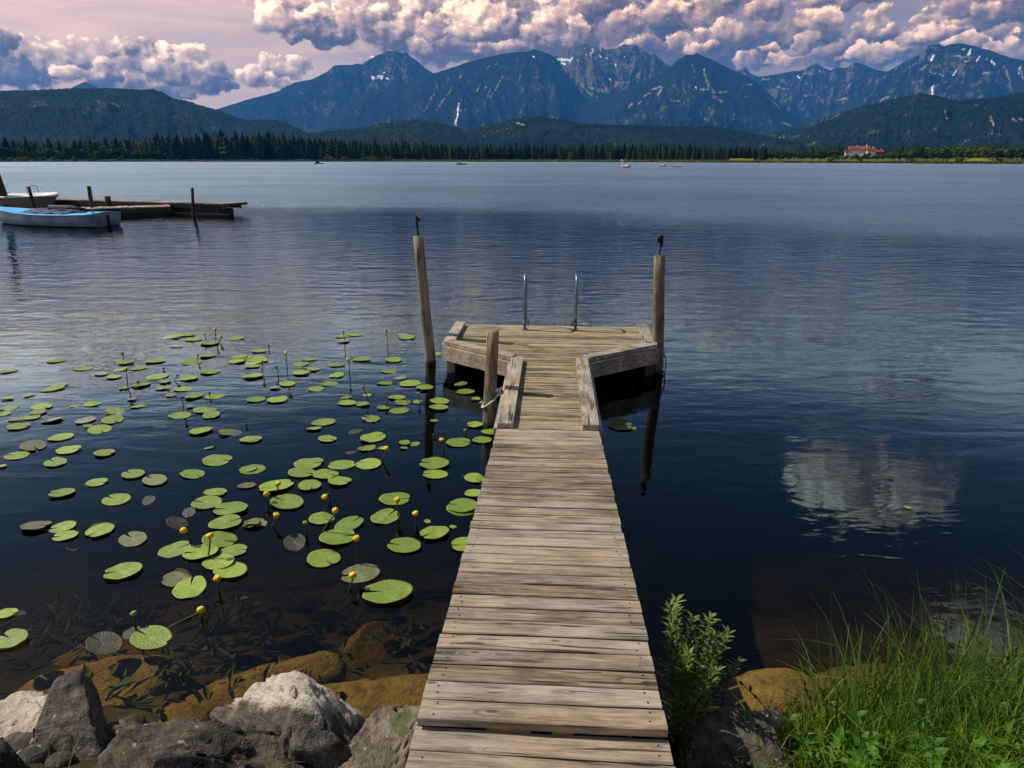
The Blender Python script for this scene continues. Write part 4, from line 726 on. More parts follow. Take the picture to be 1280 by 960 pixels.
# lower shore section, one board thickness below and a little skewed
land_ = empty('shore_landing', (OX-3.27*math.sin(YAW)*1.0, OY-3.27*math.cos(YAW)*1.0, .330+3.27*math.tan(TILT)-.047), (-R(4.8), 0, -YAW-.012))
tag(land_, 'lower shore end of the walkway with wider darker boards, at the bottom edge', 'gangway')
PL2 = [mesh('plank', *plank_vf(.815, .0985, .032, s+20), M_RAMP) for s in range(5)]
y = -.035; k = 0; np_ = []
while y > -2.9:
    obj('plank', PL2[k % 5], land_, (rnd.uniform(-.006, .004), y, rnd.uniform(-.002, .002)), (0, 0, rnd.uniform(-.006, .006)))
    for sx in (-.36, .36):
        for dy in (-.022, .022): np_.append((sx+rnd.uniform(-.01, .01), y+dy, 0))
    y -= .1045; k += 1
nails(np_, land_)
for sx in (-.33, .33): obj('stringer', mesh('stringer', *boxvf(sx-.035, sx+.035, -2.95, .0, -.16, -.033), M_DARKW), land_)

# ---------------------------------------------------------------- swim platform (local x across, y out over the lake)
plat = empty('swim_platform', (OX, OY, 0), (0, 0, -YAW))
tag(plat, 'weathered wooden swim platform with raised side boards and ladder rails', 'platform')
DK, W0, W1, S1, S2, S3 = .33, .40, 1.21, 1.87, 2.50, 3.50
def halfw(s): return W0 if s < S1 else (W0+(W1-W0)*(s-S1)/(S2-S1) if s < S2 else W1)
y = .052; k = 0; np_ = []
inner = .012
while y < S3-.03:
    pitch = rnd.choice((.094, .097, .10)); wd = pitch-.0105
    h0 = halfw(y-wd/2)-inner; h1 = halfw(y+wd/2)-inner; hm_ = (h0+h1)/2; sl = (h1-h0)
    obj('plank', mesh('plank', *plank_vf(2*hm_, wd, .03, k+60, sl, sl, 4 if hm_ < .6 else 6), M_DECK), plat, (0, y, DK+rnd.uniform(-.0018, .0018)))
    for sx in ((-.25, .25) if hm_ < .6 else (-.9, -.3, .3, .9)):
        if abs(sx) < hm_-.1:
            for dy in (-.022, .022): np_.append((sx+rnd.uniform(-.008, .008), y+dy, DK+.001))
    y += pitch; k += 1
nails(np_, plat)
def kerb(poly, name='kerb_board', m=M_KERBY, z0=DK+.004, z1=DK+.048):
    obj(name, mesh(name, *prism(poly, z0, z1, .005), m), plat)
KW = .125; g_ = .003
for s in (-1, 1):
    def P(l, y_): return (s*l, y_)
    def ccw(p): return p if s > 0 else p[::-1]
    kerb(ccw([P(W0, .0), P(W0, S1+.02), P(W0-KW, S1+.02+KW*.1), P(W0-KW, .0)]))
    # diagonal
    dv = Vector((W1-W0, S2-S1)).normalized(); nv = Vector((-dv.y, dv.x)); A_ = Vector((W0+.004, S1+.024)); B_ = Vector((W1, S2))
    a_ = A_+nv*KW*1.0+dv*.03; b_ = B_+nv*KW
    kerb(ccw([P(*A_), P(*(B_-dv*.002)), P(*(b_-dv*.02)), P(*a_)]), m=M_KERB)
    kerb(ccw([P(W1, S2+.006), P(W1, S3), P(W1-KW, S3), P(W1-KW, S2+.05)]))
    # fascia boards hung on the outside
    def fas(a, b, z0=.165, z1=DK-.002, t=.03, nm='fascia_board', m=M_KERB):
        a = Vector(a); b = Vector(b); d_ = (b-a).normalized(); n_ = Vector((d_.y, -d_.x))*t
        obj(nm, mesh(nm, *prism(ccw([P(*(a)), P(*(a+n_)), P(*(b+n_)), P(*b)][::-1] if False else [P(*a), P(*(a+n_)), P(*(b+n_)), P(*b)]), z0, z1, .004), m), plat)
    fas((W0, S1), (W1, S2)); fas((W1+.0, S2+.02), (W1, S3), m=M_KERBY); fas((W0, .01), (W0, S1-.03), .20, m=M_KERBY)
fb = obj('fascia_board', mesh('fascia_board', *boxvf(-W1, W1, S3+.002, S3+.03, .165, DK-.002), M_KERB), plat)
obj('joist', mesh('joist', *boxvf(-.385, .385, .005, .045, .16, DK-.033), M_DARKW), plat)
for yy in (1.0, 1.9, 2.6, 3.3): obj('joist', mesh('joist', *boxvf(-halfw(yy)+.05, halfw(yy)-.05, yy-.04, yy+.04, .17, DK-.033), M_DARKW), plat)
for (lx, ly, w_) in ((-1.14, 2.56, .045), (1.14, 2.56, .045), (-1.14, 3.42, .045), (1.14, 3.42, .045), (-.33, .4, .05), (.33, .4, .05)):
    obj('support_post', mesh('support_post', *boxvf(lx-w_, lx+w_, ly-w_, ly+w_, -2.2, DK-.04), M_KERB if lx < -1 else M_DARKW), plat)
for sx in (-1, 1):   # floats under the deck
    obj('float_drum', mesh('float_drum', *tube([(sx*.62, 2.55, .02), (sx*.62, 3.4, .02)], .13, 16), M_IRON), plat)
# ladder: two bent rails over the back edge, with brackets and rungs
for sx in (-.315, .315):
    lad = (sx, 3.30)
    pts = [(sx, 3.30, DK-.0), (sx, 3.30, DK+.52)]
    for a in range(0, 181, 15): pts.append((sx, 3.43-.13*math.cos(R(a)), DK+.54+.13*math.sin(R(a))))
    pts += [(sx, 3.56, DK+.3), (sx, 3.56, -.75)]
    rl = obj('ladder_rail', mesh('ladder_rail', *tube(pts, .0165, 12), M_GALV, True), plat)
    s = 1 if sx < 0 else -1
    obj('bracket', mesh('bracket', *join(boxvf(sx-.03, sx+.03, 3.26, 3.34, DK+.001, DK+.012), tube([(sx+s*.02, 3.30, DK+.085), (sx+s*.065, 3.30, DK+.085)], .012, 8), boxvf(sx+s*.045-.012, sx+s*.045+.012, 3.28, 3.32, DK+.05, DK+.14), boxvf(sx-.026, sx+.026, 3.274, 3.326, DK+.07, DK+.10)), M_GALV), rl)
for zz in (-.02, -.27, -.52): obj('rung', mesh('rung', *tube([(-.315, 3.56, zz), (.315, 3.56, zz)], .015, 8), M_GALV, True), plat)

# ---------------------------------------------------------------- round mooring posts
def post(name, base, top, r0, r1, label, seed, cat='post', rod=None, m=None, depth=-1.6, group=None):
    b = Vector(base); t = Vector(top); d_ = t-b; r_ = np.random.default_rng(seed)
    seg, rings = 26, 14
    V = []; F = []
    root = empty(name, base)
    lo = b+d_*((depth-b.z)/d_.z)
    for i in range(rings+1):
        f = i/rings; c = lo+(t-lo)*f; rr = r0+(r1-r0)*f
        for k in range(seg):
            th = 2*math.pi*k/seg; j = 1+.035*math.sin(3*th+seed+f*2)+.02*math.sin(7*th+f*5+seed)
            if i == rings: j *= .96
            V.append((c.x-b.x+rr*j*math.cos(th), c.y-b.y+rr*j*math.sin(th), c.z-b.z+(-.006 if i < rings else .004*math.sin(2*th))))
    for i in range(rings):
        for k in range(seg): F.append((i*seg+k, i*seg+(k+1) % seg, (i+1)*seg+(k+1) % seg, (i+1)*seg+k))
    n = len(V); V.append(tuple(t-b+Vector((0, 0, .004))))
    for k in range(seg): F.append((rings*seg+k, rings*seg+(k+1) % seg, n))
    obj('shaft', mesh('shaft', V, F, m or M_POST, True), root)
    tag(root, label, cat, group)
    if rod:
        tv = t-b
        rd, hd = rod
        obj('iron_rod', mesh('iron_rod', *tube([tv, tv+Vector((rd[0], 0, rd[1]))], .0095, 8), M_IRON), root)
        x0, z0 = tv.x+rd[0], tv.z+rd[1]
        if hd == 'clip':
            parts = (boxvf(x0-.014, x0+.014, tv.y-.014, tv.y+.014, z0-.10, z0+.005), boxvf(x0+.012, x0+.042, tv.y-.01, tv.y+.01, z0-.055, z0-.02), boxvf(x0-.018, x0+.016, tv.y-.016, tv.y+.016, z0-.118, z0-.098))
        else:
            parts = (boxvf(x0-.048, x0+.014, tv.y-.012, tv.y+.012, z0-.075, z0-.015), boxvf(x0-.02, x0+.016, tv.y-.014, tv.y+.014, z0-.11, z0+.005))
        obj('clamp', mesh('clamp', *join(*parts), M_IRON), root)
    return root
post('mooring_post', (-.985, 7.95, 0), (-1.075, 7.95, 1.51), .066, .060, 'tall slender round post left of the swim platform, iron rod on top', 1, rod=((-.004, .225), 'clip'))
post('mooring_post', (1.69, 7.56, 0), (1.62, 7.56, 1.345), .064, .062, 'tall straight round post at the right corner of the swim platform', 2, rod=((.012, .215), 'flag'))
post('mooring_post', (-.215, 5.90, 0), (-.170, 5.95, .885), .062, .056, 'short round post with a white rope beside the gangway junction', 3)
# ropes
def rope(pts, r, label, name='rope', n=6):
    P_ = []
    pts = [Vector(p_) for p_ in pts]
    for i in range(len(pts)-1):
        p0 = pts[max(0, i-1)]; p1 = pts[i]; p2 = pts[i+1]; p3 = pts[min(len(pts)-1, i+2)]
        for s in range(n):
            t = s/n; P_.append(.5*((2*p1)+(-p0+p2)*t+(2*p0-5*p1+4*p2-p3)*t*t+(-p0+3*p1-3*p2+p3)*t**3))
    P_.append(pts[-1])
    return tube(P_, r, 8)
def helix(c, r, z0, z1, turns, n=40, lean=(0, 0)):
    return [(c[0]+lean[0]*i/n+r*math.cos(2*math.pi*turns*i/n), c[1]+lean[1]*i/n+r*math.sin(2*math.pi*turns*i/n), z0+(z1-z0)*i/n) for i in range(n+1)]
c = (-.207, 5.915)
loop = [(c[0]+.070*math.cos(a), c[1]+.070*math.sin(a), .235+.055*math.cos(a)+.0) for a in np.linspace(0, 2*math.pi, 26)]
kn = [(c[0]+.082+.022*math.cos(a*2.3), c[1]-.01+.02*math.sin(a*1.7), .33+.03*math.sin(a*1.3)) for a in np.linspace(0, 9, 40)]
k2 = [(c[0]+.074, c[1], .29), (c[0]+.095, c[1]-.02, .31), (c[0]+.10, c[1]-.04, .36), (c[0]+.115, c[1]-.03, .385)]
t = tag(obj('rope', mesh('rope', *join(rope(loop, .0085, ''), rope(kn, .009, '', n=2), rope(k2, .008, '')), M_ROPE, True)), 'white rope looped and knotted round the short post', 'rope')
c = (1.672, 7.56)
l1 = helix(c, .072, .20, .26, 2.2)
l2 = [(1.50, 7.36, .345), (1.56, 7.44, .27), (1.63, 7.475, .17), (1.70, 7.485, .08), (1.75, 7.52, .02)]
l3 = [(1.745, 7.51, .23), (1.765, 7.50, .12), (1.76, 7.50, .03), (1.765, 7.50, -.08)]
tag(obj('rope', mesh('rope', *join(rope(l1, .010, '', n=1), rope(l2, .012, ''), rope(l3, .008, '')), mat('grey_rope', lambda q: setc(q, q.mix(q.noise(texobj(q), 60, 3), (.10, .11, .12), (.25, .27, .28))), .9), True)), 'grey rope tying the platform corner to the right tall post', 'rope')

# ================================================================ PIER AND BOATS AT THE LEFT
M_PIERTOP = mat('pier_boards', wood_fn((.16, .12, .10), (.42, .34, .28)), .85, .2)
M_PIERSIDE = mat('pier_float_side', lambda q: setc(q, q.mix(q.noise(texobj(q), 3, 4), (.012, .02, .03), (.035, .055, .075))), .6, .3)
def pier(p0, p1, wid, z, label, nplank, sidez=(-.1, .0), name='pier', fence=False):
    a = Vector(p0+(0,)) if len(p0) == 2 else Vector(p0); b = Vector(p1+(0,)); d_ = b-a; L = d_.length; th = math.atan2(d_.y, d_.x)
    t = empty(name, a, (0, 0, th)); tag(t, label, 'pier')
    base = mesh('plank', *boxvf(0, L/nplank*.93, -wid/2, wid/2, z-.045, z), M_PIERTOP)
    for k in range(nplank): obj('plank', base, t, (L*k/nplank, 0, rnd.uniform(-.008, .008)))
    for s in (-1, 1): obj('side_beam', mesh('side_beam', *boxvf(0, L, s*(wid/2-.06)-.05, s*(wid/2-.06)+.05, z-.24, z-.047), M_PIERSIDE), t)
    n = max(2, int(L/2.2))
    for k in range(n): obj('float_box', mesh('float_box', *boxvf(L*(k+.15)/n, L*(k+.85)/n, -wid/2+.12, wid/2-.12, -.12, z-.25), M_IRON), t)
    return t, L
pt, L = pier((-24.6, 35.6), (-12.45, 31.45), 1.1, .50, 'far floating pier with a dark plank deck and a slatted open end', 46)
slat = mesh('slat', *boxvf(-.03, .03, -.02, .02, .0, .40), M_PIERSIDE)
for k in range(9): obj('slat', slat, pt, (L-1.7+k*.16, -.57, .02))
obj('base_beam', mesh('base_beam', *boxvf(L-3.2, L+.25, -.66, -.58, .0, .07), M_DARKW), pt)
obj('end_cap', mesh('end_cap', *boxvf(L-.02, L+.30, -.6, .6, .40, .50), M_DARKW), pt)
pier((-20.3, 28.9), (-15.35, 31.6), 1.2, .38, 'nearer floating walkway with pale boards beside the blue decked dinghy', 24)
M_DPOST = mat('dark_pile', wood_fn((.018, .014, .010), (.06, .045, .03), 2), .85, .2)
def pile(px, pytop, pybase, r, label, lean=0, name='pier_post', m=M_DPOST, ext=0, grp='thin posts at the pier'):
    # base on the water at the given point, height from the top
    X, Y, Ht = px, pytop, pybase
    return post(name, (X, Y, 0), (X+lean, Y, Ht), r, r*.92, label, int(abs(X*10)), m=m, group=grp, depth=-1.2)
pile(-20.5, 34.6, 1.22, .085, 'thin dark post behind the white motor boat bow, leftmost of the thin ones', -.12) if False else None
pile(-21.55, 31.8, 1.18, .07, 'thin dark post standing behind the white motor boat', -.10)
pile(-18.10, 30.3, 1.26, .085, 'dark leaning post rising between the nearer walkway and far pier', .04)
pile(-17.85, 31.2, .80, .13, 'short thick dark stub on the inner side of the pier', 0)
pile(-13.62, 29.95, 1.20, .065, 'tall thin pole standing in the water in front of the far pier', .13)
post('mooring_pile', (-23.75, 33.2, 0), (-24.25, 33.2, 3.6), .17, .155, 'thick dark leaning pile cut by the left edge of the photo', 9, m=M_DPOST)
# dinghy ---------------------------------------------------------------
M_HULLW = mat('hull_white', lambda q: setc(q, q.mix(q.mr(q.noise(texobj(q), 2.2, 4), .35, .7), (.28, .40, .46), (.14, .22, .27))), .35, .5)
M_BLUE = mat('deck_blue_paint', lambda q: setc(q, q.mix(q.noise(texobj(q), 5, 4), (.01, .33, .72), (.02, .46, .88))), .4, .5)
M_TARP = mat('dark_tarp', lambda q: (setc(q, q.mix(q.noise(texobj(q), 6, 3), (.008, .010, .018), (.02, .03, .06))), bump(q, q.noise(texobj(q), 9, 4), .8, .05)), .7, .3)
M_TARPB = mat('blue_cover', lambda q: (setc(q, q.mix(q.noise(texobj(q), 6, 3), (.006, .018, .06), (.015, .05, .15))), bump(q, q.noise(texobj(q), 9, 4), .8, .05)), .6, .3)
M_BOTTOM = mat('antifouling', lambda q: setc(q, (.05, .02, .018)), .6, .3)
def hull(Lh, beam, free, sheer, draft=.14, transom=.72, n=22, bow_rake=.35):
    """stations along x from stern 0 to bow Lh; returns station rings, keel to gunwale, both sides"""
    st = []
    for i in range(n+1):
        f = i/n
        w = beam/2*(transom+(1-transom)*math.sin(min(1, f/.45)*math.pi/2)) if f < .45 else beam/2*max(0.0, math.cos((f-.45)/.55*math.pi/2))**.72
        zt = free+sheer*(f-.35)**2*2.0
        zk = -draft*(1-max(0, (f-.72)/.28)**2)
        xk = f*Lh; 
        ring = []
        for j, (wf, zf) in enumerate(((0, 0), (.55, .06), (.86, .30), (.96, .62), (1.0, 1.0))):
            xx = xk+(bow_rake*max(0, f-.8)/.2*(zf) if f > .8 else (-.05*zf if f < .02 else 0))
            ring.append((xx, w*wf, zk+(zt-zk)*zf))
        st.append(ring)
    return st
def hull_vf(st):
    V = []; F = []; m_ = len(st[0])
    for r in st:
        V += [(x, -y, z) for x, y, z in r]
    o = len(V)
    for r in st: V += [(x, y, z) for x, y, z in r]
    for i in range(len(st)-1):
        for j in range(m_-1):
            a = i*m_+j; F.append((a, a+1, a+m_+1, a+m_)); F.append((o+a, o+a+m_, o+a+m_+1, o+a+1))
    F.append(tuple(range(m_))[::-1]+tuple(range(o, o+m_)))
    return V, F
def deck_vf(st, i0, i1, crown=.03, lip=.0, inset=1.0, open_mid=None):
    V = []; F = []
    for i in range(i0, i1+1):
        x, w, z = st[i][-1]; w *= inset
        for f in (-1, -.5, 0, .5, 1): V.append((x, w*f, z+.004+crown*(1-f*f)+lip))
    for i in range(i1-i0):
        for j in range(4): a = i*5+j; F.append((a, a+5, a+6, a+1))
    return V, F

def boat_root(name, stern, bow, label, cat='boat', group=None):
    a = Vector(stern+(0,)); b = Vector(bow+(0,)); th = math.atan2(b.y-a.y, b.x-a.x)
    t = empty(name, a, (0, 0, th)); tag(t, label, cat, group); return t, (b-a).length
t, L = boat_root('dinghy', (-14.85, 25.65), (-19.75, 27.10), 'white hulled open dinghy with bright blue deck moored by the pier')
st = hull(L, 1.75, .44, .18)
obj('hull', mesh('hull', *hull_vf(st), M_HULLW, True), t)
obj('keel_stripe', mesh('keel_stripe', *hull_vf([[(x, w*1.006, min(z, .03)) if j < 3 else (x, w*1.006 if 0 else st[i][2][1]*1.008, .03) for j, (x, w, z) in enumerate(r[:3])] for i, r in enumerate(st)]), M_BOTTOM), t)
dk = obj('deck', mesh('deck', *join(deck_vf(st, 0, 5, .04), deck_vf(st, 14, 22, .05)), M_BLUE, True), t)
# side decks and rub rail
def strip(st, i0, i1, s, a, b, dz=.006):
    V = []; F = []
    for i in range(i0, i1+1):
        x, w, z = st[i][-1]; V += [(x, s*w*a, z+dz), (x, s*w*b, z+dz)]
    for i in range(i1-i0): k = i*2; F.append((k, k+2, k+3, k+1) if s > 0 else (k, k+1, k+3, k+2))
    return V, F
for s in (-1, 1):
    obj('side_deck', mesh('side_deck', *strip(st, 5, 14, s, .74, 1.0), M_BLUE), t)
    obj('rub_rail', mesh('rub_rail', *tube([(r[-1][0], s*r[-1][1]*1.01, r[-1][2]-.02) for r in st], .022, 6), M_BLUE, True), t)
V = []; F = []
for i in range(5, 15):
    x, w, z = st[i][-1]
    for f in (-1, -.5, 0, .5, 1): V.append((x, w*.72*f, z+.03+.10*(1-f*f)+.03*math.sin(i*2.1+f*3)))
for i in range(9):
    for j in range(4): a = i*5+j; F.append((a, a+5, a+6, a+1))
obj('cockpit_cover', mesh('cockpit_cover', V, F, M_TARPB, True), t)
obj('rolled_sail', mesh('rolled_sail', *tube([(L*.20, -.1, .58), (L*.33, -.1, .60), (L*.52, -.05, .62)], [.05, .13, .10], 10), M_TARP, True), t)
obj('boom', mesh('boom', *tube([(L*.12, .25, .50), (L*.36, .3, .60)], .03, 8), M_IRON), t)
obj('rudder', mesh('rudder', *boxvf(-.12, -.03, -.03, .03, -.4, .42), M_IRON), t)
obj('mooring_cleat', mesh('mooring_cleat', *boxvf(.02, .14, .45, .50, .48, .55), M_HULLW), t)
# sail number like marks on the quarter: a row of small dark strokes
pr_ = []
for k in range(11):
    x0 = L*.13+k*.085+(0.08 if k > 5 else 0)
    for s_ in (1, -1)[:1]:
        y0 = np.interp(x0, [r[3][0] for r in st], [r[3][1] for r in st]); pr_.append(boxvf(x0, x0+.05, y0+.002, y0+.022, .27, .27+.05+.012*(k % 3)))
# motor boat ------------------------------------------------------------
t, L = boat_root('motor_boat', (-29.0, 35.1), (-22.0, 33.4), 'white motor boat with low foredeck and windscreen, bow toward the pier')
st = hull(L, 2.3, .62, .16, transom=.85, bow_rake=.7)
M_MB = mat('gelcoat_cream', lambda q: setc(q, (.70, .72, .66)), .3, .5)
M_MBS = mat('topside_grey', lambda q: setc(q, q.mix(q.noise(texobj(q), 2, 3), (.12, .12, .10), (.24, .24, .21))), .4, .5)
obj('hull', mesh('hull', *hull_vf(st), M_MBS, True), t)
obj('foredeck', mesh('foredeck', *deck_vf(st, 8, 22, .13), M_MB, True), t)
obj('aft_deck', mesh('aft_deck', *deck_vf(st, 0, 8, .0), M_MB, True), t)
for s in (-1, 1): obj('rub_rail', mesh('rub_rail', *tube([(r[-1][0], s*r[-1][1]*1.01, r[-1][2]-.03) for r in st], .05, 6), M_MB, True), t)
obj('windscreen', mesh('windscreen', [(L*.44, -.8, .72), (L*.44, .8, .72), (L*.36, .72, 1.22), (L*.36, -.72, 1.22), (L*.43, -.8, .72), (L*.43, .8, .72), (L*.35, .72, 1.22), (L*.35, -.72, 1.22)], [(0, 1, 2, 3), (7, 6, 5, 4), (0, 3, 7, 4), (1, 5, 6, 2), (3, 2, 6, 7), (0, 4, 5, 1)], mat('tinted_screen', lambda q: setc(q, (.10, .17, .24)), .15, .6)), t)
obj('cabin_top', mesh('cabin_top', *boxvf(L*.44, L*.62, -.55, .55, .70, .86), M_MB), t)
obj('bow_rail', mesh('bow_rail', *join(tube([(L*.90, -.3, .75), (L*.90, -.3, 1.12), (L*.93, 0, 1.18), (L*.90, .3, 1.12), (L*.90, .3, .75)], .02, 6), tube([(L*.84, .5, .75), (L*.86, .4, 1.1), (L*.90, .3, 1.12)], .015, 6)), M_HULLW, True), t)
obj('outboard', mesh('outboard', *join(boxvf(-.45, -.05, -.18, .18, .35, .95), boxvf(-.3, -.15, -.06, .06, -.4, .4)), M_IRON), t)
# small craft far out ---------------------------------------------------
M_SW = mat('swan_white', lambda q: setc(q, (.85, .85, .84)), .4, .5)
def swan(x, y, rot, label):
    t = empty('swan_boat', (x, y, 0), (0, 0, rot)); tag(t, label, 'pedal boat')
    st = hull(2.4, 1.35, .42, .25, .1, .6, 12, .15)
    obj('hull', mesh('hull', *join(hull_vf(st), deck_vf(st, 0, 12, .12)), M_SW, True), t)
    pts = [(1.75, 0, .35), (2.25, 0, .75), (2.35, 0, 1.15), (2.15, 0, 1.55), (2.2, 0, 1.95), (2.5, 0, 2.08), (2.72, 0, 1.95)]
    obj('neck', mesh('neck', *tube(rope_pts(pts), [.26, .24, .22, .20, .18, .165, .15, .14, .13, .13, .13, .14, .16, .19, .19, .16, .12, .09, .05][:len(rope_pts(pts))], 10), M_SW, True), t)
    obj('beak', mesh('beak', *tube([(2.70, 0, 1.95), (2.95, 0, 1.84)], [.09, .03], 6), mat('beak_orange', lambda q: setc(q, (.6, .2, .02)), .5)), t)
    for s in (-1, 1): obj('wing', mesh('wing', *tube([(1.5, s*.55, .45), (.8, s*.62, .68), (.1, s*.45, .62), (-.25, s*.3, .8)], [.12, .22, .18, .04], 8), M_SW, True), t)
    obj('seat', mesh('seat', *join(boxvf(.3, .8, -.45, .45, .5, .62), boxvf(.15, .3, -.45, .45, .5, 1.0)), M_IRON), t)
def rope_pts(pts, n=3):
    P_ = []; pts = [Vector(p_) for p_ in pts]
    for i in range(len(pts)-1):
        p0 = pts[max(0, i-1)]; p1 = pts[i]; p2 = pts[i+1]; p3 = pts[min(len(pts)-1, i+2)]
        for s in range(n):
            u = s/n; P_.append(.5*((2*p1)+(-p0+p2)*u+(2*p0-5*p1+4*p2-p3)*u*u+(-p0+3*p1-3*p2+p3)*u**3))
    return P_+[pts[-1]]
swan(33.2, 201, math.pi, 'white swan shaped pedal boat out on the open lake')
def small_boat(name, x, y, rot, Lb, hm_, sup, label, h=.45, sh=.6, cat='boat'):
    t = empty(name, (x, y, 0), (0, 0, rot)); tag(t, label, cat)
    st = hull(Lb, Lb*.36, h, .12, .1, .7, 10, .15)
    obj('hull', mesh('hull', *join(hull_vf(st), deck_vf(st, 0, 10, .05)), hm_, True), t)
    obj('canopy' if sh > .7 else 'seat', mesh('seat', *join(boxvf(Lb*.25, Lb*.55, -Lb*.12, Lb*.12, h, h+sh*.5), boxvf(Lb*.2, Lb*.27, -Lb*.12, Lb*.12, h, h+sh)), sup), t)
small_boat('pedal_boat', 50.6, 234, math.pi, 2.6, M_SW, M_SW, 'small white pedal boat far out, left of a yellow one', .5, .75)
small_boat('pedal_boat', 55.2, 233, math.pi, 3.6, mat('pale_yellow_boat', lambda q: setc(q, (.75, .72, .30)), .4), M_SW, 'low white and yellow boat far out, beside the white pedal boat', .35, .25)
small_boat('rowing_boat', -24.5, 316, 0.1, 4.4, mat('blue_boat', lambda q: setc(q, (.06, .16, .30)), .4), M_IRON, 'tiny blue boat on the lake in front of the centre massif', .5, .5)
small_boat('rowing_boat', -102, 370, 0.1, 4.6, M_HULLW, M_BOTTOM, 'tiny pale boat with a dark seat off the reed spit', .5, 1.2)


# ================================================================ ROCKS
def rock_vf(size, seed, cuts=9, sub=4, rough=.05, planes=None):
    bm = bmesh.new(); bmesh.ops.create_icosphere(bm, subdivisions=sub, radius=1.0)
    v = np.array([tuple(x.co) for x in bm.verts]); F = [tuple(x.index for x in f.verts) for f in bm.faces]; bm.free()
    r_ = np.random.default_rng(seed)
    nn_ = r_.normal(size=(cuts, 3)); nn_ /= np.linalg.norm(nn_, axis=1)[:, None]
    pl = [(n_, r_.uniform(.48, .78)) for n_ in nn_]
    if planes: pl += [(np.array(p_[:3])/np.linalg.norm(p_[:3]), p_[3]) for p_ in planes]
    for n_, d_ in pl:
        s = v@n_; m = s > d_; v[m] -= np.outer(s[m]-d_, n_)*.985
    v = v*np.array(size)
    a = v/max(size)*3
    n1 = fbm(a[:, 0]*1.1+seed, a[:, 1]*1.1+a[:, 2]*.7, 5, seed, .58); n2 = fbm(a[:, 1]*3+7, a[:, 2]*3+a[:, 0], 4, seed+3, .65)
    str_ = rfbm(a[:, 0]*.9+a[:, 2]*2.6, a[:, 1]*3.4, 4, seed+5)-.5
    crk = -1.1*np.clip(1-np.abs(fbm(a[:, 0]*1.3+seed*2, a[:, 1]*1.3-a[:, 2]*.8, 3, seed+8))*22, 0, 1)
    d_ = v/np.linalg.norm(v, axis=1)[:, None]
    v = v+d_*((n1*.55+n2*.55+str_*.85+crk)*rough*max(size)*1.5)[:, None]
    return v, F
def rock_mat(name, a, b, c, spots=(.5, .45, .38), moss=False, wet=.0, top=None):
    def fn(q):
        p = texobj(q); n = q.noise(p, 5, 6, .7); n2 = q.noise(p, 22, 5, .75); n3 = q.noise(q.scale3(p, (4, 14, 30)), 1.6, 4, .6, .4)
        cc = q.ramp(q.m('ADD', q.m('MULTIPLY', n, .45), q.m('ADD', q.m('MULTIPLY', n2, .3), q.m('MULTIPLY', n3, .25))), [(.36, a), (.5, b), (.66, c)])
        sp = q.mr(q.noise(p, 34, 3, .6), .64, .72); cc = q.mix(q.m('MULTIPLY', sp, .7), cc, spots)
        pits = q.mr(q.vor(p, 46, 0), .10, .22, .75, 0); cc = q.mix(pits, cc, tuple(x*.4 for x in a))
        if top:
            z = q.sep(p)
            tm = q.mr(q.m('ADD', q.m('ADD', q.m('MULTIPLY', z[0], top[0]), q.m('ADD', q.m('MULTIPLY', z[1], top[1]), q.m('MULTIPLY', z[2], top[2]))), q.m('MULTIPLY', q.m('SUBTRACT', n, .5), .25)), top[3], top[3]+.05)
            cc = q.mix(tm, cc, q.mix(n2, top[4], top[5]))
        if moss: cc = q.mix(q.mr(q.noise(p, 7, 4, .6), .56, .66, 0, .8), cc, (.07, .10, .02))
        zz = q.sep(geopos(q))[2]
        w = q.mr(q.m('ADD', zz, q.m('MULTIPLY', n, .04)), .03, .075, .7, 0)
        cc = q.mix(w, cc, q.mix(.55, cc, (.10, .055, .012)))
        setc(q, cc); bump(q, q.m('ADD', q.m('MULTIPLY', n2, .7), q.m('MULTIPLY', n3, .6)), 1.0, .035)
    return mat(name, fn, .85, .3)
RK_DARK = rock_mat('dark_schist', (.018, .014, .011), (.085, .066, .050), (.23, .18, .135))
RK_SLAB = rock_mat('grey_slab', (.026, .021, .018), (.090, .072, .058), (.21, .172, .138))
RK_CREAM = rock_mat('cream_limestone', (.20, .165, .13), (.44, .37, .295), (.62, .54, .44), (.7, .66, .6))
RK_MIX = rock_mat('rock_cream_top_painted_shade', (.036, .029, .024), (.115, .093, .075), (.24, .20, .165), top=(-.10, .80, .60, .075, (.42, .36, .29), (.72, .64, .53)))  # grey front is shade painted into the colour, cream marks the lit top
RK_TAN = rock_mat('tan_lichen_rock', (.05, .042, .03), (.15, .125, .09), (.33, .28, .21), (.55, .47, .36), moss=True)
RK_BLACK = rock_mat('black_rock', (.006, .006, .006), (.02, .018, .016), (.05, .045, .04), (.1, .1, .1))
RK_AMBER = rock_mat('algae_coated_rock', (.08, .055, .012), (.34, .22, .04), (.52, .35, .08), (.3, .2, .04))
RK_BLUE = rock_mat('bluish_stone', (.06, .075, .10), (.14, .17, .21), (.26, .30, .36), (.4, .42, .46))
def rock(loc, size, rot, seed, m, label, cuts=9, sub=5, rough=.05, planes=None, name='boulder', cat='rock', group=None):
    v, F = rock_vf(size, seed, cuts, sub, rough, planes)
    o = obj(name, mesh(name, v, F, m, True), None, loc, tuple(R(a) for a in rot)); return tag(o, label, cat, group)
UP = (0, 0, 1)
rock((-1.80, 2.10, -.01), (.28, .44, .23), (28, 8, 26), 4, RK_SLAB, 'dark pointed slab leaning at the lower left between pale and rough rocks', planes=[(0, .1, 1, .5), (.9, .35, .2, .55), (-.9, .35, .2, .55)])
rock((-2.12, 2.22, .0), (.30, .40, .17), (12, -14, -32), 9, RK_CREAM, 'cream coloured flat slab at the lower left, half under water', planes=[(0, 0, 1, .5)])
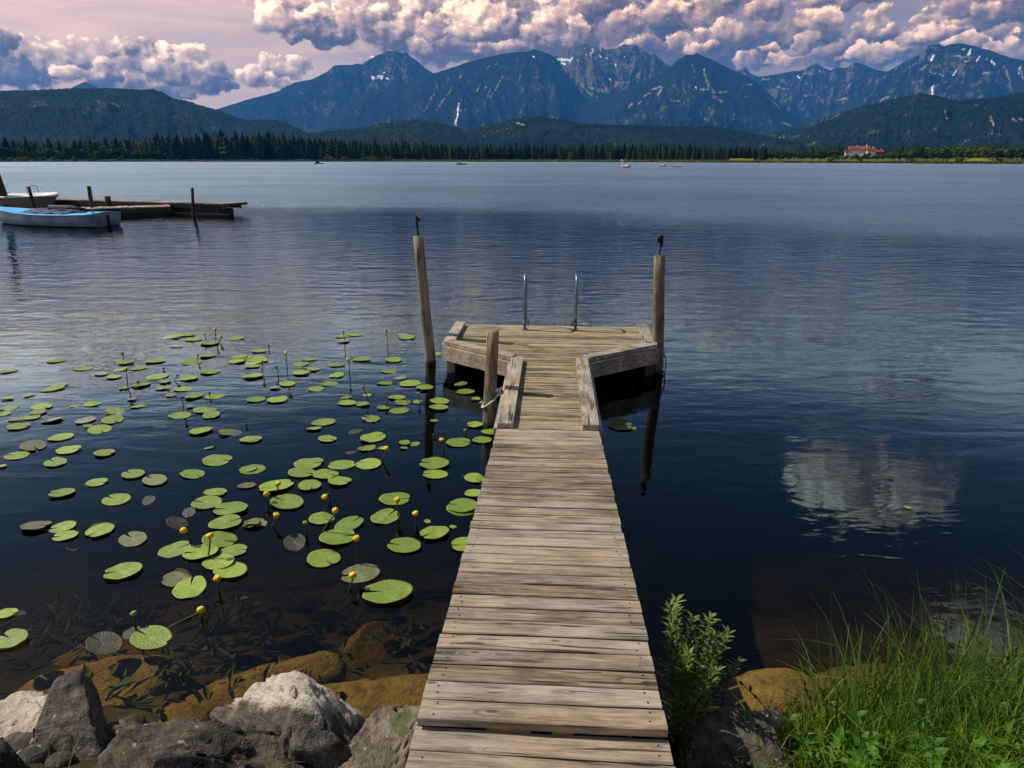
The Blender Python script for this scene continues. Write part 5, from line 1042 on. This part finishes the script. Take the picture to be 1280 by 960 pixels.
rock((-1.25, 1.93, .15), (.48, .30, .26), (14, 2, 8), 14, RK_DARK, 'large rough dark boulder at the bottom, left of the cream topped one', 12, rough=.075)
rock((-.93, 2.24, .05), (.40, .34, .27), (2, 4, -14), 21, RK_MIX, 'big boulder with a sunlit cream top and a painted grey shaded front, at the bottom', 9, rough=.055)
rock((-.52, 2.04, .04), (.26, .38, .25), (20, 2, -30), 27, RK_TAN, 'tan and grey mottled boulder with moss touching the walkway side', 9, planes=[(-.2, .2, 1, .55)])
rock((-2.02, 1.84, .18), (.22, .24, .22), (0, 0, 10), 33, RK_BLACK, 'black rock in the lower left corner', 7)
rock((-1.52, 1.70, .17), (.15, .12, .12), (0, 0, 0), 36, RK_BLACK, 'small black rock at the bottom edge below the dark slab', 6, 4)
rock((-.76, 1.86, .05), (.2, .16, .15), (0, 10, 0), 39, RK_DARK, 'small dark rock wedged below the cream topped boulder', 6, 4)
rock((.95, 2.0, .02), (.34, .34, .19), (16, 6, 20), 45, RK_SLAB, 'flat brownish rock right of the walkway under the grass', 8, planes=[(0, .1, 1, .5)])
rock((1.09, 2.32, .07), (.070, .055, .035), (0, 0, 30), 51, RK_CREAM, 'small pale cream stone at the waterline, right one of two', 4, 4, group='pale stones at the waterline')
rock((1.00, 2.345, .065), (.052, .040, .028), (0, 0, -10), 53, RK_CREAM, 'small pale cream stone at the waterline, left one of two', 4, 4, group='pale stones at the waterline')
rock((.90, 2.36, .02), (.075, .085, .05), (0, 0, 0), 57, RK_AMBER, 'orange wet stone at the waterline beside the two cream stones', 5, 4)
rock((.60, 1.96, .10), (.085, .15, .10), (0, 0, 14), 61, RK_BLUE, 'bluish grey stone tight against the right edge of the walkway', 6, 4)
rock((.665, 1.78, .20), (.07, .05, .04), (0, 0, 0), 63, RK_CREAM, 'small pinkish white stone at the bottom right of the walkway', 4, 4)
SUBM = [((-1.30, 2.92, -.22), (.42, .24, .14), 18, 71, 'amber underwater boulder beyond the cream topped rock'), ((-.62, 2.78, -.18), (.42, .26, .13), -12, 73, 'amber underwater boulder beside the walkway edge'),
        ((-2.25, 2.75, -.20), (.55, .28, .12), 30, 77, 'long amber underwater slab at the lower left'), ((1.32, 2.62, -.10), (.33, .26, .14), -8, 79, 'amber underwater boulder right of the walkway'),
        ((-2.3, 3.4, -.5), (.5, .3, .15), 10, 81, 'deep dim underwater rock under the largest left lily pad'), ((-.95, 3.5, -.48), (.3, .2, .12), 40, 83, 'deep dim underwater rock in the middle of the near shallows'),
        ((-1.65, 2.62, -.22), (.2, .16, .1), 10, 85, 'small dim underwater rock right of the pointed slab'), ((1.9, 2.9, -.28), (.4, .25, .13), 10, 87, 'dim underwater rock behind the tall grass')]
for loc, size, rz, sd_, lab in SUBM: rock((loc[0], loc[1], loc[2]-.07), size, (0, 0, rz), sd_, RK_AMBER, lab, 6, 4, .04, name='underwater_rock')
# small stones and rubble filling the gaps
r_ = np.random.default_rng(8); parts = []
base_v, base_f = rock_vf((1, 1, .7), 3, 5, 2, .05)
Vs = []; Fs = []; off = 0; bf = np.array(base_f)
for i in range(420):
    x = r_.uniform(-3.2, 3.2); y = bank_y(np.array(x))-abs(r_.normal()*.35)+r_.uniform(-.05, .35); s = r_.uniform(.02, .075)
    z = float(bed(np.array([x]), np.array([y]))[0]); th = r_.uniform(0, 6.28); c_, s_ = math.cos(th), math.sin(th)
    v = base_v*s*np.array([r_.uniform(.8, 1.5), 1, r_.uniform(.6, 1)])
    Vs.append(np.stack([v[:, 0]*c_-v[:, 1]*s_+x, v[:, 0]*s_+v[:, 1]*c_+y, v[:, 2]+z], -1)); Fs.append(bf+off); off += len(v)
tag(obj('rubble', mesh('rubble', np.concatenate(Vs), np.concatenate(Fs), RK_SLAB, True)), 'small stones filling the gaps between the shore boulders', kind='stuff')

# ================================================================ LILY PADS
def pad_mat(name, a, b, vein, edge, spot):
    def fn(q):
        oi = q.node('ShaderNodeObjectInfo').outputs['Random']; p = texobj(q); x, y, z = q.sep(p)
        off = q.xyz(q.m('MULTIPLY', oi, 31.0), q.m('MULTIPLY', oi, 17.0), 0)
        pv = q.vm('ADD', p, off); n = q.noise(pv, 2.2, 4, .6); n2 = q.noise(pv, 9, 4, .65)
        c = q.mix(q.mr(q.m('ADD', q.m('MULTIPLY', n, .6), q.m('ADD', q.m('MULTIPLY', n2, .3), q.m('MULTIPLY', q.m('SUBTRACT', oi, .5), .35))), .30, .62), a, b)
        r = q.vm('LENGTH', p)
        ang = q.m('ARCTAN2', x, q.m('ADD', y, .12))
        vn = q.m('ABSOLUTE', q.m('SINE', q.m('MULTIPLY', q.m('ADD', ang, q.m('MULTIPLY', n2, .12)), 13.0)))
        c = q.mix(q.m('MULTIPLY', q.mr(vn, .0, .16, 1.0, 0.0), .13), c, vein)
        mid = q.mr(q.m('ABSOLUTE', x), .012, .035, 1.0, 0.0); c = q.mix(q.m('MULTIPLY', mid, .55), c, vein)
        ed = q.mr(q.m('ADD', r, q.m('MULTIPLY', n2, .16)), .94, 1.08); c = q.mix(ed, c, edge)
        sm = q.mr(q.noise(pv, 4.2, 3, .6), spot, spot+.06); c = q.mix(sm, c, (.07, .05, .015))
        setc(q, c); bump(q, q.m('ADD', n2, q.m('MULTIPLY', vn, .15)), .35, .02)
        q.put(q.b.inputs['Roughness'], .42)
    return mat(name, fn, .42, .45)
PM = dict(g=pad_mat('lily_pad_green', (.14, .225, .020), (.25, .355, .035), (.30, .40, .07), (.22, .24, .04), .69),
          b=pad_mat('lily_pad_brownish', (.10, .105, .035), (.17, .19, .05), (.22, .22, .08), (.14, .085, .04), .60),
          t=pad_mat('lily_pad_torn', (.15, .22, .025), (.27, .33, .05), (.3, .36, .1), (.16, .10, .03), .60),
          s=pad_mat('sunken_leaf', (.055, .042, .025), (.09, .085, .045), (.10, .085, .05), (.05, .035, .025), .62),
          p=pad_mat('pale_leaf', (.20, .22, .15), (.28, .30, .22), (.3, .32, .24), (.22, .2, .14), .75))
def pad_vf(seed, torn=False, fold=False):
    r_ = np.random.default_rng(seed); n = 40; rings = [0, .35, .7, .93, 1.0]
    ecc = r_.uniform(.80, .93); V = [(0, -.12, .0)]; F = []
    notch = r_.uniform(.05, .13) if not torn else .2
    ths = np.linspace(notch, 2*math.pi-notch, n)-math.pi/2
    out = 1+.018*np.sin(3*ths+seed)+.012*np.sin(7*ths+seed*2)
    # rounded lobes beside the slit
    lob = np.minimum(np.arange(n), np.arange(n)[::-1])
    out = out*(1-.10*np.exp(-lob/1.2))
    if torn:
        out = out*(1-.38*np.clip(fbm(ths*1.6+seed, ths*0+seed, 4, seed)*2.0+.05, 0, 1)-.10*r_.random(n))
    elif r_.random() < .45:
        k = r_.integers(5, n-5); out[k] *= r_.uniform(.78, .9); out[k+1] *= .93
    wav = r_.uniform(.004, .02)
    for rr in rings[1:]:
        for k in range(n):
            x = rr*out[k]*math.cos(ths[k])*ecc; y = rr*out[k]*math.sin(ths[k])
            if rr < 1: y = y-.12*(1-rr)
            z = wav*math.sin(2*ths[k]+seed)*rr*2+wav*1.2*math.sin(5*ths[k]+seed)*rr**3+(.014 if rr == 1 else 0)+.012*abs(x)
            if fold and x > .45: z += (x-.45)*.9; x = .45+(x-.45)*.2
            V.append((x, y, z))
    m_ = len(rings)-1
    for k in range(n-1): F.append((0, 1+k, 2+k))
    for j in range(m_-1):
        for k in range(n-1): a = 1+j*n+k; F.append((a, a+n, a+n+1, a+1))
    # a thin edge turned down, so that the pad has a thickness
    b = len(V)
    for k in range(n): x, y, z = V[1+(m_-1)*n+k]; V.append((x*.985, y*.985, z-.014))
    for k in range(n-1): a = 1+(m_-1)*n+k; F.append((a, b+k, b+k+1, a+1))
    return V, F
PV = {k: [] for k in PM}
for k in PM:
    for s in range(6 if k == 'g' else 3):
        PV[k].append(mesh('lily_pad', *pad_vf(s*7+ord(k), k == 't', k == 'b' and s == 1), PM[k], True))
r_ = np.random.default_rng(12)
for i, (x, y, r, k, li, small) in enumerate(PADS):
    me = PV[k][i % len(PV[k])]
    o = bpy.data.objects.new('lily_pad', me); link(o)
    o.location = (x, y, (.004+.0035*(i % 4)) if k != 's' else -.035-.02*(i % 3))
    tl = .035 if k in 'gp' else (.07 if k != 's' else .16)
    if k == 't': tl = .09
    o.rotation_euler = (r_.normal()*tl, r_.normal()*tl, math.pi*(.5 if r_.random() < .5 else 1.5)+r_.normal()*.55)
    if k == 's': o.rotation_euler = (r_.normal()*.2, r_.normal()*.2, r_.uniform(0, 6.28)); o.location.z = -.03-r*.35
    s = r*(1.0 if y < 5.5 else .92); o.scale = (s*r_.uniform(.84, .96), s*r_.uniform(.94, 1.02), s*1.0)
    tag(o, PAD_LABELS[li], 'lily pad' if k != 's' else 'leaf', 'lily pads on the lake' if k != 's' else 'sunken lily leaves')
# flowers: stem and blossom
M_STEM = mat('lily_stem', lambda q: setc(q, q.mix(q.noise(texobj(q), 8), (.025, .035, .012), (.06, .09, .02))), .6, .3)
M_YEL = mat('yellow_petals', lambda q: setc(q, q.mix(q.noise(texobj(q), 40, 2), (.62, .36, .012), (.85, .60, .02))), .5, .3)
M_BUDG = mat('green_bud', lambda q: setc(q, q.mix(q.noise(texobj(q), 40, 2), (.12, .20, .02), (.25, .34, .05))), .5, .3)
M_BUDD = mat('dark_seed_head', lambda q: setc(q, q.mix(q.noise(texobj(q), 40, 2), (.015, .02, .012), (.05, .05, .025))), .6, .3)
def blossom_vf(r):
    V = []; F = []
    n = 10
    prof = [(.25, -.85), (.75, -.55), (1.0, -.05), (.95, .45), (.70, .80), (.30, .72), (.0, .55)]
    for (a, z) in prof:
        for k in range(n):
            j = 1+.14*math.cos(5*2*math.pi*k/n); V.append((a*r*j*math.cos(2*math.pi*k/n), a*r*j*math.sin(2*math.pi*k/n), z*r))
    for i in range(len(prof)-1):
        for k in range(n): F.append((i*n+k, i*n+(k+1) % n, (i+1)*n+(k+1) % n, (i+1)*n+k))
    F.append(tuple(range(n))[::-1]); return V, F
BL = {'y': mesh('blossom', *blossom_vf(.021), M_YEL, True), 'g': mesh('bud', *blossom_vf(.016), M_BUDG, True), 'd': mesh('seed_head', *blossom_vf(.014), M_BUDD, True)}
for i, (xb, x, y, z, c, lab) in enumerate(FLOWERS):
    t = empty('water_lily_flower', (x, y, 0)); tag(t, lab, 'flower' if c == 'y' else 'bud', 'yellow water lily flowers and buds')
    dx_ = xb-x
    pts = [(-dx_*.15, .03, -.25), (0, 0, 0), (dx_*.35+.006, 0, z*.45), (dx_*.9, 0, z*.86), (dx_, 0, z)]
    obj('stem', mesh('stem', *tube(pts, [.006, .006, .0055, .005, .005], 6), M_STEM, True), t)
    big = y < 5
    nm = {'y': 'blossom', 'g': 'bud', 'd': 'seed_head'}[c]
    o = obj(nm, BL[c], t, (dx_, 0, z+.010), (rnd.uniform(-.3, .3), rnd.uniform(-.3, .3), rnd.uniform(0, 6)))
# floating stalk of the low flower
pts = [(-1.690, 3.16, .012), (-1.72, 3.125, .005), (-1.765, 3.08, .003), (-1.80, 3.045, .001), (-1.845, 3.0, -.012)]
tag(obj('drifting_stalk', mesh('drifting_stalk', *tube(pts, .004, 6), mat('pale_stalk', lambda q: setc(q, (.10, .15, .03)), .6))), 'long green stalk lying on the water from the low yellow flower', 'stalk')
# underwater weed
def weed(n, seed):
    r_ = np.random.default_rng(seed); V = []; F = []
    for i in range(n):
        x = r_.uniform(-3.4, -.6); y = r_.uniform(2.7, 4.4); z = float(bed(np.array([x]), np.array([y]))[0])
        for j in range(14):
            a = r_.uniform(0, 6.28); l = r_.uniform(.05, .16); w = r_.uniform(.008, .02); px_, py_ = x+r_.normal()*.08, y+r_.normal()*.06; k = len(V)
            zz = z+r_.uniform(0, .14)
            V += [(px_, py_, zz), (px_+l*.5*math.cos(a)-w*math.sin(a), py_+l*.5*math.sin(a)+w*math.cos(a), zz+.04), (px_+l*math.cos(a), py_+l*math.sin(a), zz+.05), (px_+l*.5*math.cos(a)+w*math.sin(a), py_+l*.5*math.sin(a)-w*math.cos(a), zz+.03)]
            F.append((k, k+1, k+2, k+3))
    return V, F
tag(obj('water_weed', mesh('water_weed', *weed(45, 5), mat('water_weed', lambda q: setc(q, q.mix(q.noise(geopos(q), 6), (.035, .05, .01), (.10, .10, .03))), .8))), 'olive weed growing on the lake bed near the rocks', kind='stuff')

# ================================================================ GRASS, SEDGE AND SHRUBS
def leaf_mat(name, a, b, trans=.35):
    if name in MATS: return MATS[name]
    m = bpy.data.materials.new(name); m.use_nodes = True; m.node_tree.nodes.clear(); q = G(m.node_tree)
    n = q.noise(geopos(q), 9, 3, .6); c = q.mix(q.mr(n, .35, .65), a, b)
    d_ = q.node('ShaderNodeBsdfPrincipled'); q.l.new(c, d_.inputs['Base Color']); d_.inputs['Roughness'].default_value = .5; d_.inputs['Specular IOR Level'].default_value = .3
    t_ = q.node('ShaderNodeBsdfTranslucent'); q.l.new(q.mix(1.0, c, (1.3, 1.5, .6), 'MULTIPLY'), t_.inputs[0])
    x_ = q.node('ShaderNodeMixShader'); x_.inputs[0].default_value = trans; q.l.new(d_.outputs[0], x_.inputs[1]); q.l.new(t_.outputs[0], x_.inputs[2])
    o = q.node('ShaderNodeOutputMaterial'); q.l.new(x_.outputs[0], o.inputs[0]); MATS[name] = m; return m
M_GRASS = leaf_mat('grass_green', (.08, .15, .014), (.22, .33, .026)); M_GRASSY = leaf_mat('grass_yellow', (.14, .18, .02), (.26, .28, .04))
M_SEDGE = leaf_mat('sedge_dark', (.04, .09, .012), (.09, .17, .025)); M_HEADS = mat('sedge_heads', lambda q: setc(q, q.mix(q.noise(geopos(q), 60), (.02, .02, .008), (.10, .09, .03))), .8)
M_NETTLE = leaf_mat('nettle_leaf', (.05, .12, .012), (.13, .26, .025), .4); M_WILL = leaf_mat('willow_leaf', (.09, .15, .025), (.20, .27, .07), .3)
M_TWIG = mat('twig', lambda q: setc(q, (.07, .05, .025)), .8)
def grass(name, label, m, n, posfn, hr, wr, lean, seed, seg=5, curl=1.0):
    r_ = np.random.default_rng(seed)
    P_ = np.array([posfn(r_) for _ in range(n)]); h_ = r_.uniform(hr[0], hr[1], n)*P_[:, 3]; w = r_.uniform(wr[0], wr[1], n)
    az_ = r_.uniform(0, 2*np.pi, n); ln = np.abs(r_.normal(size=n))*lean+.06; fc = r_.uniform(0, np.pi, n)
    t = np.linspace(0, 1, seg+1)
    V = np.zeros((n, seg+1, 2, 3))
    for k, tt in enumerate(t):
        hor = h_*ln*(tt**2)*curl; ver = h_*(tt-ln*.55*tt**3)
        cx = P_[:, 0]+np.cos(az_)*hor; cy = P_[:, 1]+np.sin(az_)*hor; cz = P_[:, 2]+ver
        ww = w*(1-tt**1.6)*.5+.0003
        for s, sg in enumerate((-1, 1)):
            V[:, k, s] = np.stack([cx+sg*ww*np.cos(fc), cy+sg*ww*np.sin(fc), cz], -1)
    b = np.arange(n)[:, None]*(2*(seg+1))+np.arange(seg)[None, :]*2
    F = np.stack([b, b+1, b+3, b+2], -1).reshape(-1, 4)
    return tag(obj(name, mesh(name, V.reshape(-1, 3), F, m)), label, kind='stuff')
def gz(x, y): return float(bed(np.array([x]), np.array([y]))[0])
def patch(x0, x1, y0, y1, hfun=None, dens=None):
    def f(r_):
        while True:
            x = r_.uniform(x0, x1); y = r_.uniform(y0, y1)
            if dens is None or r_.random() < dens(x, y): break
        return (x, y, max(gz(x, y), -.05)-.01, hfun(x, y) if hfun else 1)
    return f
dR = lambda x, y: np.clip((x-.98)/.5, .02, 1)*np.clip(1.35-abs(y-1.95)/.6, .1, 1)
grass('grass', 'lush bright green grass at the bottom right', M_GRASS, 5000, patch(.95, 3.0, 1.25, 2.45, lambda x, y: np.clip(.6+(x-1.0)*.75, .5, 1.55), dR), (.18, .50), (.006, .014), .42, 1)
grass('grass', 'yellowish grass blades mixed into the bottom right tuft', M_GRASSY, 1100, patch(.95, 3.0, 1.3, 2.4, lambda x, y: np.clip(.55+(x-1.0)*.5, .5, 1.0), dR), (.18, .50), (.006, .013), .5, 2)
grass('grass', 'thin dark sedge blades arching over the water at the right', M_SEDGE, 1500, patch(1.32, 2.9, 1.95, 2.5, lambda x, y: np.clip(.8+(x-1.1)*.45, .7, 1.35), dR), (.34, .76), (.004, .009), .36, 3, 7)
grass('grass', 'sparse grass blades on the brownish rock beside the walkway', M_GRASSY, 90, patch(.62, 1.15, 1.55, 2.1, None), (.12, .30), (.003, .006), .35, 4)
grass('grass', 'sparse green blades right of the walkway foot', M_GRASS, 150, patch(.62, 1.2, 1.5, 2.15, None), (.10, .30), (.003, .006), .45, 5)
LT = [(-1.62, 1.86), (-1.17, 1.80), (-.93, 1.82), (-.86, 1.9), (-.63, 1.78), (-1.95, 1.9), (-.47, 1.85), (-.70, 1.8)]
grass('grass', 'a few thin grass blades in front of the left boulders', M_GRASSY, 44, lambda r_: (lambda c: (c[0]+r_.normal()*.03, c[1]+r_.normal()*.02, .16, 1))(LT[int(r_.integers(len(LT)))]), (.14, .30), (.0025, .0045), .35, 6)
# flowering sedge stalks, one by one
def stalk(x, y, h_, lx, ly, label, seed):
    r_ = random.Random(seed); z = gz(x, y); t = empty('sedge_stalk', (x, y, z)); tag(t, label, 'sedge', 'flowering sedge stalks above the right bank')
    pts = [(lx*f*f, ly*f*f, h_*(f-.06*f*f)) for f in [i/8 for i in range(9)]]
    obj('stem', mesh('stem', *tube(pts, [.0034-.0018*i/8 for i in range(9)], 5), M_SEDGE, True), t)
    parts = []
    for k in range(r_.randint(3, 5)):
        f = .74+.26*k/4; p_ = Vector((lx*f*f, ly*f*f, h_*(f-.06*f*f))); d_ = Vector((r_.uniform(-.5, .5)+lx, r_.uniform(-.3, .3), .8)).normalized(); l = r_.uniform(.024, .042)
        parts.append(tube([p_, p_+d_*l*.5, p_+d_*l], [.003, .007, .002], 6))
    o = obj('seed_heads', mesh('seed_heads', *join(*parts), M_HEADS, True), t)
ST = [(1.48, 2.25, .80, .0, 'tallest straight sedge stalk above the right grass'), (1.28, 2.22, .66, -.16, 'sedge stalk leaning left with dark heads above the right grass'), (1.20, 2.3, .52, -.30, 'low sedge stalk leaning far left over the amber rock'),
      (1.36, 2.28, .58, -.12, 'short sedge stalk with three heads left of the tallest'), (1.30, 2.15, .60, -.05, 'sedge stalk with a brown head left of the tallest one'), (1.95, 2.3, .72, .10, 'sedge stalk with a feathery head near the right edge'),
      (2.15, 2.25, .66, .14, 'sedge stalk leaning right near the right edge'), (1.85, 2.2, .66, .16, 'sedge stalk in the middle of the right group'), (2.05, 2.35, .60, .20, 'rightmost arching sedge stalk over the water'),
      (1.12, 2.2, .40, -.22, 'lowest sedge stalk drooping toward the walkway'), (1.62, 2.3, .50, .12, 'short sedge stalk right of the tallest one')]
for i, (x, y, h_, lx, lab) in enumerate(ST): stalk(x, y, h_, lx, random.Random(i).uniform(-.05, .05), lab, i)
# broad leaved herbs
def leaf_quad(p_, d_, up, l, w):
    """a folded pointed leaf: 4 quads"""
    s = d_.cross(up).normalized(); up2 = s.cross(d_).normalized()
    a = p_; b1_ = p_+d_*l*.35+s*w-up2*w*.15; b2_ = p_+d_*l*.35-s*w-up2*w*.15; m1 = p_+d_*l*.4-up2*w*.35
    c1 = p_+d_*l*.7+s*w*.6-up2*l*.10; c2 = p_+d_*l*.7-s*w*.6-up2*l*.10; e = p_+d_*l-up2*l*.22
    return [a, b1_, c1, e, c2, b2_, m1], [(0, 6, 5), (0, 1, 6), (1, 2, 3, 6), (6, 3, 4, 5)]
def herb(x, y, h_, label, seed, name='nettle', m=None, ll=.075, lw=.022, pairs=7):
    r_ = random.Random(seed); z = gz(x, y); t = empty(name, (x, y, z)); tag(t, label, 'plant', 'leafy plants among the right grass')
    lx, ly = r_.uniform(-.12, .12), r_.uniform(-.1, .05)
    f_ = lambda f: Vector((lx*f*f, ly*f*f, h_*f))
    obj('stem', mesh('stem', *tube([f_(i/6) for i in range(7)], [.0035-.002*i/6 for i in range(7)], 5), M_SEDGE, True), t)
    parts = []
    for k in range(pairs):
        f = .25+.75*k/(pairs-1); a0 = k*1.57+r_.uniform(-.3, .3)
        for s in range(2):
            a = a0+math.pi*s; d_ = Vector((math.cos(a), math.sin(a), .35+.5*f)).normalized(); sz = (1.1-.55*f)*r_.uniform(.8, 1.15)
            parts.append(leaf_quad(f_(f), d_, Vector((0, 0, 1)), ll*sz, lw*sz))
    o = obj('leaves', mesh('leaves', *join(*parts), m or M_NETTLE), t); o['kind'] = 'stuff'
HB = [(1.30, 1.95, .34), (1.42, 1.90, .30), (1.55, 2.0, .36), (1.66, 1.92, .33), (1.74, 2.05, .38), (1.85, 1.95, .36), (1.2, 1.85, .22), (1.36, 1.75, .24), (1.5, 1.75, .28), (1.64, 1.75, .28), (1.78, 1.8, .30), (1.92, 1.85, .32), (2.05, 2.0, .36), (1.15, 2.0, .24), (2.0, 1.7, .25), (1.45, 2.12, .34)]
HL = ['nearest the walkway side', 'beside the brown rock', 'below the tallest sedge stalk', 'in the middle of the bright grass', 'in the upper right of the bright grass', 'at the right under the feathery sedge', 'low at the grass edge by the rock', 'low at the bottom edge', 'at the bottom edge under the middle', 'at the bottom edge toward the right', 'close to the right corner', 'in the right corner', 'at the far right edge', 'at the left fringe of the grass', 'lowest in the right corner', 'at the top of the grass by the water']
for i, (x, y, h_) in enumerate(HB): herb(x, y, h_*1.3, 'leafy green plant with pointed leaves '+HL[i], 100+i, ll=.085, lw=.024)
# low leafy ground cover between
def cover(n, seed):
    r_ = np.random.default_rng(seed); rr_ = random.Random(seed); parts = []
    for i in range(n):
        x = 1.1+1.6*r_.random(); y = r_.uniform(1.4, 2.25)
        if r_.random() > dR(x, y): continue
        p_ = Vector((x, y, gz(x, y)+r_.uniform(.05, .40)*np.clip(.6+(x-1.1)*.5, .5, 1.1))); a = r_.uniform(0, 6.28)
        parts.append(leaf_quad(p_, Vector((math.cos(a), math.sin(a), r_.uniform(-.1, .7))).normalized(), Vector((0, 0, 1)), r_.uniform(.035, .07), r_.uniform(.008, .018)))
    return join(*parts)
tag(obj('ground_cover', mesh('ground_cover', *cover(1900, 3), M_NETTLE)), 'dense small leaves between the grass blades at the bottom right', kind='stuff')
# willow shoot beside the walkway
def willow(x, y, label, seed, shoots, name='willow_shrub'):
    r_ = random.Random(seed); z = gz(x, y); t = empty(name, (x, y, z)); tag(t, label, 'shrub')
    lv = []
    for (lx, ly, h_) in shoots:
        f_ = lambda f: Vector((lx*f**1.3, ly*f**1.3, h_*f-.04*f*f))
        obj('stem', mesh('stem', *tube([f_(i/6) for i in range(7)], [.005-.0035*i/6 for i in range(7)], 5), M_TWIG, True), t)
        n = int(h_*170)
        for k in range(n):
            f = .22+.78*k/n; a = k*2.4+r_.uniform(-.4, .4); tw = r_.uniform(0, .07)*(1.1-f)
            d_ = Vector((math.cos(a), math.sin(a), r_.uniform(.5, 1.4))).normalized()
            lv.append(leaf_quad(f_(f)+d_*tw, d_, Vector((0, 0, 1)), r_.uniform(.026, .052), r_.uniform(.005, .009)))
    o = obj('leaves', mesh('leaves', *join(*lv), M_WILL), t); o['kind'] = 'stuff'
willow(.70, 2.32, 'small willow shrub growing tight against the right edge of the walkway', 5, [(-.04, .10, .80), (.06, .10, .74), (.16, .02, .70), (.12, -.08, .62), (.02, -.02, .66), (.22, .10, .66), (.12, .05, .78), (.00, .16, .78), (.18, .16, .60), (.26, .04, .56)])
willow(.55, 2.52, 'thin willow twig leaning over the right edge of the walkway planks', 8, [(-.02, .30, .80), (.03, .18, .70), (-.04, .22, .66)], 'willow_twig')
